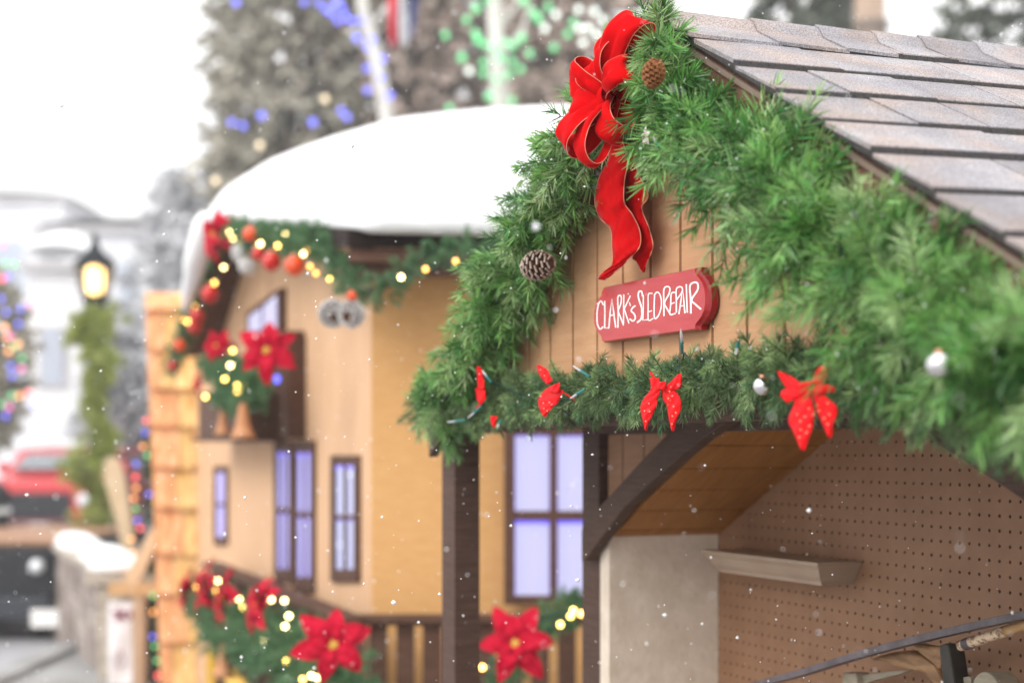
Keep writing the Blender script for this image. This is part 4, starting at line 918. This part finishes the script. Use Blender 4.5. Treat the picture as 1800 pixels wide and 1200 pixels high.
# vehicles
def wheel(t, c, r, w=8):
    wo_ = obj('wheel', M().tube([c-Vector((w/2*S, 0, 0)), c+Vector((w/2*S, 0, 0))], r*S, 20), black, t, bevel=1); obj('rim', M().tube([c-Vector((w/2*S+.01, 0, 0)), c+Vector((w/2*S+.01, 0, 0))], r*.6*S, 14), silver, wo_)
def vehicle(label, cx, y0, wdt, lgt, hood, roof, body, name='parked_car', snowtop=True, lamp_m=None):
    t = thing(name, label, 'car', V(cx, y0+lgt/2, -G)); X0, X1 = cx-wdt/2, cx+wdt/2; b0 = -G+12
    prof = [(0, b0), (0, b0+.45*(hood-12)), (4, -G+hood*.93), (34, -G+hood), (58, -G+roof), (lgt-30, -G+roof), (lgt-6, -G+hood*1.03), (lgt, -G+hood*.9), (lgt, b0)]
    obj('body', M().prism([V(X0, y0+a, h) for a, h in prof], Vector((wdt*S, 0, 0))), body, t, bevel=3)
    gls = mat('car_glass', (.10,.12,.14), rough=.08, spec=.9)
    m = M(); w3 = [V(X0+5, y0+36, -G+hood+2.5), V(X1-5, y0+36, -G+hood+2.5), V(X1-8, y0+55, -G+roof-4), V(X0+8, y0+55, -G+roof-4)]; m.prism([p+Vector((0, -.05, .02)) for p in w3], Vector((0, .03, -.005))); obj('windscreen', m, gls, t)
    for sx in (X0-.4, X1-.2): obj('side_window', M().prism([V(sx, y0+a, -G+h) for a, h in [(48, hood+2), (60, roof-4), (lgt-34, roof-4), (lgt-18, hood+3)]], Vector((.6*S, 0, 0))), gls, t)
    obj('grille', wbox(M(), cx-wdt*.27, cx+wdt*.27, y0-.8, y0+.5, b0+8, -G+hood*.78), black, t, bevel=.5)
    obj('bumper', wbox(M(), X0+1, X1-1, y0-4, y0+1, b0-1, b0+7), mat('bumper_grey', (.045,.05,.06), rough=.4), t, bevel=1.5)
    for sx in (-1, 1):
        obj('headlight', M().ball(V(cx+sx*wdt*.38, y0-.2, -G+hood*.68), 4*S, 12), lamp_m or mat('lens', (.7,.75,.78), rough=.15), t, smooth=True)
        for a in (32, lgt-30): wheel(t, V(cx+sx*(wdt/2-3.5), y0+a, -G+13), 13.5)
        obj('mirror', M().ball(V(cx+sx*(wdt/2+4), y0+46, -G+hood+4), 4*S, 8), body, t)
    obj('number_plate', wbox(M(), cx-6, cx+6, y0-4.6, y0-4.1, b0, b0+6), paintw, t)
    if snowtop:
        m = M(); rows = []
        for i in range(9):
            rows.append([V(X0+3+(wdt-6)*j/8, y0+58+(lgt-92)*i/8, -G+roof+.2+4*(math.sin(math.pi*min(max(i/8, .05), .95))*math.sin(math.pi*min(max(j/8, .05), .95)))**.4) for j in range(9)])
        obj('roof_snow', m.grid(rows), snow, t, smooth=True)
    return t
tr = thing('utility_trailer', 'low black utility trailer with a brown wooden rim at the left edge of the road', 'trailer', V(-180, 500, -G))
obj('body', wbox(M(), -222, -143, 482, 580, -47, -29), black, tr, bevel=1.5)
obj('rim', wbox(M(), -223, -142, 481, 581, -28.9, -27), mat('rim_wood', (.28,.15,.09), (.35,.2,.12), 6), tr, bevel=.4)
obj('bumper', wbox(M(), -220, -144, 478, 481.5, -52, -45), mat('trailer_grey', (.04,.045,.055), rough=.5), tr, bevel=.8)
for sx in (-190, -158): wheel(tr, V(sx+6, 500, -50.5), 8.5, 6)
for sx in (-149,): obj('lamp', M().ball(V(sx, 481.6, -35.5), 2.4*S, 12), mat('trailer_lens', (.75,.78,.8), rough=.2), tr, smooth=True)
obj('number_plate', wbox(M(), -149.5, -140.5, 477.2, 477.8, -54, -48.5), paintw, tr)
bn = thing('litter_bin', 'narrow black litter bin with a metal band beside the red car', 'bin', V(-165, 545, -G))
obj('shell', M().lathe(V(-192, 565, -G), [(5*S, 0), (6.5*S, 4*S), (7*S, 30*S), (7.5*S, 44*S), (5.5*S, 47*S), (2*S, 49*S)], 16), black, bn, smooth=True); obj('band', M().tube([V(-192, 565, -22), V(-192, 565, -20)], 7.5*S, 16), silver, bn)
vehicle('red parked car behind the black trailer and the lamp post', -276, 900, 66, 150, 46, 62, mat('red_car_paint', (.5,.006,.012), rough=.3, coat=.5))

# buildings down the street
wht = mat('white_render', (.72,.73,.74), (.8,.8,.81), .8, rough=.8); grw = mat('grey_render', (.62,.62,.65), (.70,.70,.73), .8, rough=.8); wgl = mat('shop_glass', (.40,.44,.52), rough=.1, spec=.8); dkt = mat('dark_timber', (.42,.41,.42), (.52,.51,.52), 3)
def building(label, x0, x1, y0, y1, h, wm, wins, snow_h=10, overh=14, name='shop_building'):
    t = thing(name, label, 'building', V((x0+x1)/2, y0, -G))
    obj('wall', wbox(M(), x0, x1, y0, y1, -G, h), wm, t)
    m = M(); rows = []
    obj('roof', wbox(M(), x0-overh, x1+overh, y0-overh, y1+overh, h+.3, h+6), dkt, t)
    for i in range(9): rows.append([V(x0-overh+(x1-x0+2*overh)*j/12, y0-overh+(y1-y0+2*overh)*i/8, h+6+snow_h*(math.sin(math.pi*min(max(i/8, .04), .96))*math.sin(math.pi*min(max(j/12, .03), .97)))**.35) for j in range(13)])
    obj('roof_snow', M().grid(rows), snow, t, smooth=True)
    for a, b, c_, d in wins:
        w_ = obj('window', wbox(M(), a-3, b+3, y0-2, y0-.2, c_-3, d+3), dkt if wm is wht else wht, t); obj('pane', wbox(M(), a, b, y0-2.8, y0-2.1, c_, d), wgl, w_)
    return t
building('small white kiosk with a thick snow roof beyond the lamp post', -354, -316, 1130, 1190, 134, wht, [(-345,-330,50,90)], 26, 9)
building('pale grey two storey shop with flat snowy roof farther down the street', -410, -255, 1330, 1440, 190, grw, [(-390,-365,120,165),(-340,-315,120,165),(-295,-272,120,165),(-390,-360,30,80),(-340,-310,30,80)], 12, 6)
building('white long building with dark windows behind the red car', -315, -240, 1215, 1290, 60, wht, [(-308,-295,0,30),(-285,-268,0,30),(-260,-248,0,30)], 14, 6)
building('grey hotel with a square parapet at the far end of the street', -560, -425, 1450, 1600, 235, grw, [(-540,-515,150,200),(-490,-460,150,200),(-540,-515,60,110),(-490,-460,60,110)], 10, 5)

# ------------------------------------------------------------------ trees
barkm = mat('bark', (.13,.10,.085), (.22,.18,.15), 3, (1,1,.2), 0, .9, bump=1, bscale=10)
def leafy(name, label, x, y, h, rad, mt, n=900, lv=9, cat='tree', group=None, base_h=0, shape='oval', lw=3.0, trunk=4, per=16, top=.0):
    t = thing(name, label, cat, V(x, y, -G), group); st = []; di = []; ln = []
    H = h+G; br = M(); pts = [V(x+3*math.sin(k*1.3), y, -G+H*.96*k/8) for k in range(9)]
    br.tube(pts, [trunk*S*(1-.85*k/8) for k in range(9)], 10)
    lumps = [(random.uniform(0, 6.28), random.uniform(base_h, H), random.uniform(.75, 1.25)) for _ in range(14)]
    for i in range(n):
        u = random.random(); z = base_h+(H-base_h)*u
        if shape == 'cone': R_ = rad*(1-u)**.8*(.75+.25*math.sin(u*26))
        elif shape == 'column': R_ = rad*(min(1, (1-u)*4)**.5)*min(1, .55+u*3)
        else: R_ = rad*math.sin(math.pi*min(.98, max(.03, u)))**.55
        a = random.uniform(0, 6.28); rr = R_*math.sqrt(random.uniform(.15, 1))
        for la, lz_, ls in lumps:
            da = abs((a-la+math.pi) % (2*math.pi)-math.pi)
            if da < .7 and abs(z-lz_) < H*.1: rr *= ls
        st.append(V(x+rr*math.cos(a)*.8, y+rr*math.sin(a)*.8, -G+z)); di.append((math.cos(a), math.sin(a), random.uniform(-.3, .35))); ln.append(rad*S*random.uniform(.25, .5))
        if i % 22 == 0: br.tube([V(x, y, -G+z*.93), V(x+rr*.6*math.cos(a), y+rr*.6*math.sin(a), -G+z+3), V(x+rr*math.cos(a), y+rr*math.sin(a), -G+z+5)], [trunk*.22*S, trunk*.13*S, trunk*.05*S], 5)
    q_, f_, tw = twigs(st, di, ln, per, lv*S, lw*S, .15, (25, 75), .3)
    np_obj('crown', q_, f_, mt, t); obj('trunk', br, barkm, t, smooth=True); return t
cr_brown = mat('crown_brown', (.42,.34,.27), (.56,.48,.40), .7, rough=.9, island=.25); cr_mauve = mat('crown_greybrown', (.46,.36,.31), (.58,.49,.43), .7, rough=.9, island=.25)  # brown, mauve and olive crowns paled: frost plus haze put into the colour
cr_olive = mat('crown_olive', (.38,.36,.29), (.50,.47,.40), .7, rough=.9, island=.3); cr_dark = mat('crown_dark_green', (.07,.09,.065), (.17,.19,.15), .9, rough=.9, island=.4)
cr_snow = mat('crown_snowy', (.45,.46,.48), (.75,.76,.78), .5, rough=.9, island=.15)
GT = 'tall brown grey trees behind the snowy house'
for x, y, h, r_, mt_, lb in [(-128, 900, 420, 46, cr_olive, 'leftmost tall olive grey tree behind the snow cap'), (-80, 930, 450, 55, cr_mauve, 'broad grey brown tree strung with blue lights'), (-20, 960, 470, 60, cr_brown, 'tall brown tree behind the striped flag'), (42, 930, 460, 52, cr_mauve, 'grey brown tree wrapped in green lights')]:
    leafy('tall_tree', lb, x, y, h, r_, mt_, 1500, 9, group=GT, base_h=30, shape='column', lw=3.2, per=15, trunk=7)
GB_ = 'pale wrapped trunks behind the snowy house'
palew = mat('pale_trunk', (.55,.53,.48), (.72,.7,.66), 4, (1,1,.3), rough=.8)
def ptrunk(label, pts, r):
    ps = [P(*p) for p in pts]; t = thing('pale_trunk', label, 'tree trunk', Vector((ps[-1].x, ps[-1].y, 0)), GB_); ps.append(Vector((ps[-1].x, ps[-1].y, 0)))
    obj('stem', M().tube(ps, [r*S*(.6+.5*k/len(ps)) for k in range(len(ps))], 10), palew, t, smooth=True)
    b_ = M(); 
    for k in range(4): p = ps[0].lerp(ps[-2], .2+.15*k); b_.tube([p, p+Vector((random.choice([-1, 1])*12*S, 0, 14*S)), p+Vector((random.choice([-1, 1])*16*S, 0, 30*S))], [r*.4*S, r*.25*S, r*.1*S], 6)
    obj('branch', b_, palew, t, smooth=True)
ptrunk('pale slanting trunk wrapped in blue lights', [(612,-140,760),(640,20,760),(665,120,760),(685,240,760)], 4.5)
ptrunk('pale upright trunk wrapped in green lights', [(866,-140,760),(868,0,760),(876,120,760),(882,240,760)], 5.5)
for x, y, h, r_, lb in [(142, 770, 240, 30, 'dark conifer just right of the gable peak, half hidden by the ridge'), (186, 860, 260, 30, 'dark conifer standing behind the wooden utility pole'), (262, 780, 280, 44, 'dark conifer right of the wooden utility pole'), (312, 800, 290, 46, 'darkest conifer at the right edge')]:
    leafy('conifer', lb, x, y, h, r_, cr_dark, 560, 8, group='dark conifers over the shingled roof', base_h=20, shape='column', lw=3.2, per=12, trunk=7)
up_ = thing('utility_pole', 'plain brown wooden utility pole rising behind the shingled ridge', 'pole', V(163, 700, -G)); obj('shaft', M().tube([V(163, 700, -G), V(163, 700, 300)], [7.5*S, 6.8*S], 16), mat('pole_wood', (.33,.24,.18), (.42,.32,.25), 4, (1,1,.1), rough=.8), up_, smooth=True)
obj('band', M().tube([V(163, 700, 190), V(163, 700, 196)], 7.6*S, 16), barkm, up_)
# striped flag
fl = thing('hanging_flag', 'red, white and blue flag hanging limp among the trees', 'flag', P(708, 60, 560)); cols = [mat('flag_red', (.6,.03,.06), rough=.8), mat('flag_white', (.75,.75,.77), rough=.8), mat('flag_blue', (.03,.05,.2), rough=.8)]
for k, (xa, xb, xc, xd) in enumerate([(680, 700, 686, 702), (700, 722, 702, 716), (722, 742, 716, 726)]):
    g = [[P(xa+(xb-xa)*v+(xc-xa)*u*.9+((xd-xb)-(xc-xa))*v*u, -60+u*(145+(-15 if k == 2 else 0)-8*abs(v-.5)), 560+3*math.sin(v*5+u*4+k*2)) for v in [j/5 for j in range(6)]] for u in [i/10 for i in range(11)]]
    obj('stripe', M().grid(g), cols[k], fl, smooth=True, solid=.2)
obj('flagpole', M().tube([P(672,-70,560), P(760,-62,560), V((900-900+0), 560, 0)*0+P(760,-62,560)+Vector((0, .01, 0))], .7*S, 8), palew, fl)
blue = [(415,4),(535,4),(573,17),(588,10),(602,15),(594,37),(583,23),(618,37),(635,37),(627,67),(646,83),(645,120),(672,104),(670,137),(646,159),(685,168),(600,195),(610,206),(460,203),(407,215),(427,221),(550,215),(561,5),(595,2),(607,30),(655,70)]
lights('blue bulbs scattered over the grey brown tree and slanting pale trunk', [(x, y, 735, 1 if i % 3 else 1.15) for i, (x, y) in enumerate(blue)], 1.5, BUL['b'], group='tree light strings')
lights('pale yellow bulbs low on the brown trees above the snow cap', [(571,174,740),(457,255,740),(379,318,740)], 1.6, glow('dim_yellow', (.9,.7,.35), 1.6), group='tree light strings')
green = [(837,15),(820,35),(783,62),(835,58),(812,101),(852,79),(850,110),(850,129),(879,102),(902,81),(900,108),(894,131),(917,67),(931,94),(974,84),(937,21),(946,33),(964,12),(1008,40),(998,60),(860,169),(900,177),(790,190),(858,0),(921,2),(890,75),(868,85),(915,122),(840,70),(872,140)]
lights('green bulbs clustered round the upright pale trunk', [(x, y, 735, 1 if i % 4 else 1.2) for i, (x, y) in enumerate(green)], 1.6, BUL['g'], group='tree light strings')
wpts = [(825,125),(977,26),(958,50),(1017,17),(1033,50),(1050,62),(1018,50),(1045,20),(1060,35),(1025,75)]
lights('white bulbs between the green lights and the bow', [(x, y, 735) for x, y in wpts], 1.6, glow('soft_white', (.85,.95,.8), 1.6), group='tree light strings')
# lit tree at the far left
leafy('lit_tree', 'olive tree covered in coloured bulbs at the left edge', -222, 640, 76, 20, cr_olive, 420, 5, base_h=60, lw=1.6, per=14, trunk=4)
lf = [(3,395,'p'),(5,430,'p'),(10,463,'g'),(14,486,'b'),(4,490,'r'),(2,525,'b'),(11,548,'b'),(36,543,'b'),(53,535,'p'),(33,569,'b'),(18,590,'p'),(12,593,'a'),(32,605,'a'),(25,608,'g'),(15,617,'a'),(39,630,'g'),(19,643,'b'),(21,660,'b'),(38,648,'p'),(20,695,'g'),(51,690,'r'),(2,710,'g'),(16,715,'p'),(59,713,'b'),(10,731,'b'),(34,695,'a'),(26,465,'g'),(8,575,'a')]
lights('multicoloured bulbs on the olive tree at the left edge', [(x, y, 575) for x, y, k in lf], .95, [BUL[k] for x, y, k in lf], group='coloured light strings')
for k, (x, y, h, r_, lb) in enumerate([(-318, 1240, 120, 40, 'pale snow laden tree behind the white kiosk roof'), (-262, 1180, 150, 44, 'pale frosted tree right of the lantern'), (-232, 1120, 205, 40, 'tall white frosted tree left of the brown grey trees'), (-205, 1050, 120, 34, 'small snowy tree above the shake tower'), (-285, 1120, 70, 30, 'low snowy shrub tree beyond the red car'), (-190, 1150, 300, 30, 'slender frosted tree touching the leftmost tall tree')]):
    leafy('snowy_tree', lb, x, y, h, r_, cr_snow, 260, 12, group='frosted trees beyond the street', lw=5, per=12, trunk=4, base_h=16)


# ------------------------------------------------------------------ falling snow
def snowfall(n=17000):
    oc = np.array([[1,0,0],[0,1,0],[-1,0,0],[0,-1,0],[0,0,1],[0,0,-1]], float); fc = np.array([[0,1,4],[1,2,4],[2,3,4],[3,0,4],[1,0,5],[2,1,5],[3,2,5],[0,3,5]])
    y = 48+(430-48)*rng.random(n)**.6; x = (rng.random(n)-.5)*2*.36*y; z = (rng.random(n)*.48-.17)*y
    r = .033*(.5+rng.gamma(2, .5, n)); c = np.stack([x*S, y*S, (z+G)*S], 1)
    rot = rng.uniform(.6, 1.3, (n, 6, 1)); q = c[:, None]+oc[None]*rot*(r*S)[:, None, None]; f = fc[None]+np.arange(n)[:, None, None]*6
    o = np_obj('falling_snow', q.reshape(-1, 3), f.reshape(-1, 3), mat('snowflake', (.9,.9,.92), rough=.8), base=Vector((0, 0, 0)), kind='stuff'); o['label'] = 'falling snowflakes'; return o
fs = snowfall(); fs['label'] = 'white snowflakes drifting down all through the air'; fs['category'] = 'snow'

# ------------------------------------------------------------------ the snowy air
hz = M().box(V(-1040, -740, -G-40), V(1040, 0, 0)-V(-1040, 0, 0), V(0, 2520, 0)-V(0, 0, 0), UP*(G+40+500)*S)
hm = bpy.data.materials.new('haze'); hm.use_nodes = True; hn = hm.node_tree; hn.nodes.clear()
ho = hn.nodes.new('ShaderNodeOutputMaterial'); hv = hn.nodes.new('ShaderNodeVolumePrincipled'); hv.inputs['Color'].default_value = (.95, .96, 1, 1); hv.inputs['Density'].default_value = HAZE; hn.links.new(hv.outputs[0], ho.inputs['Volume'])
o = obj('haze', hz, hm, kind='stuff', base=V(0, 2500, 0)); o['label'] = 'pale snowy haze in the air'; o['category'] = 'haze'
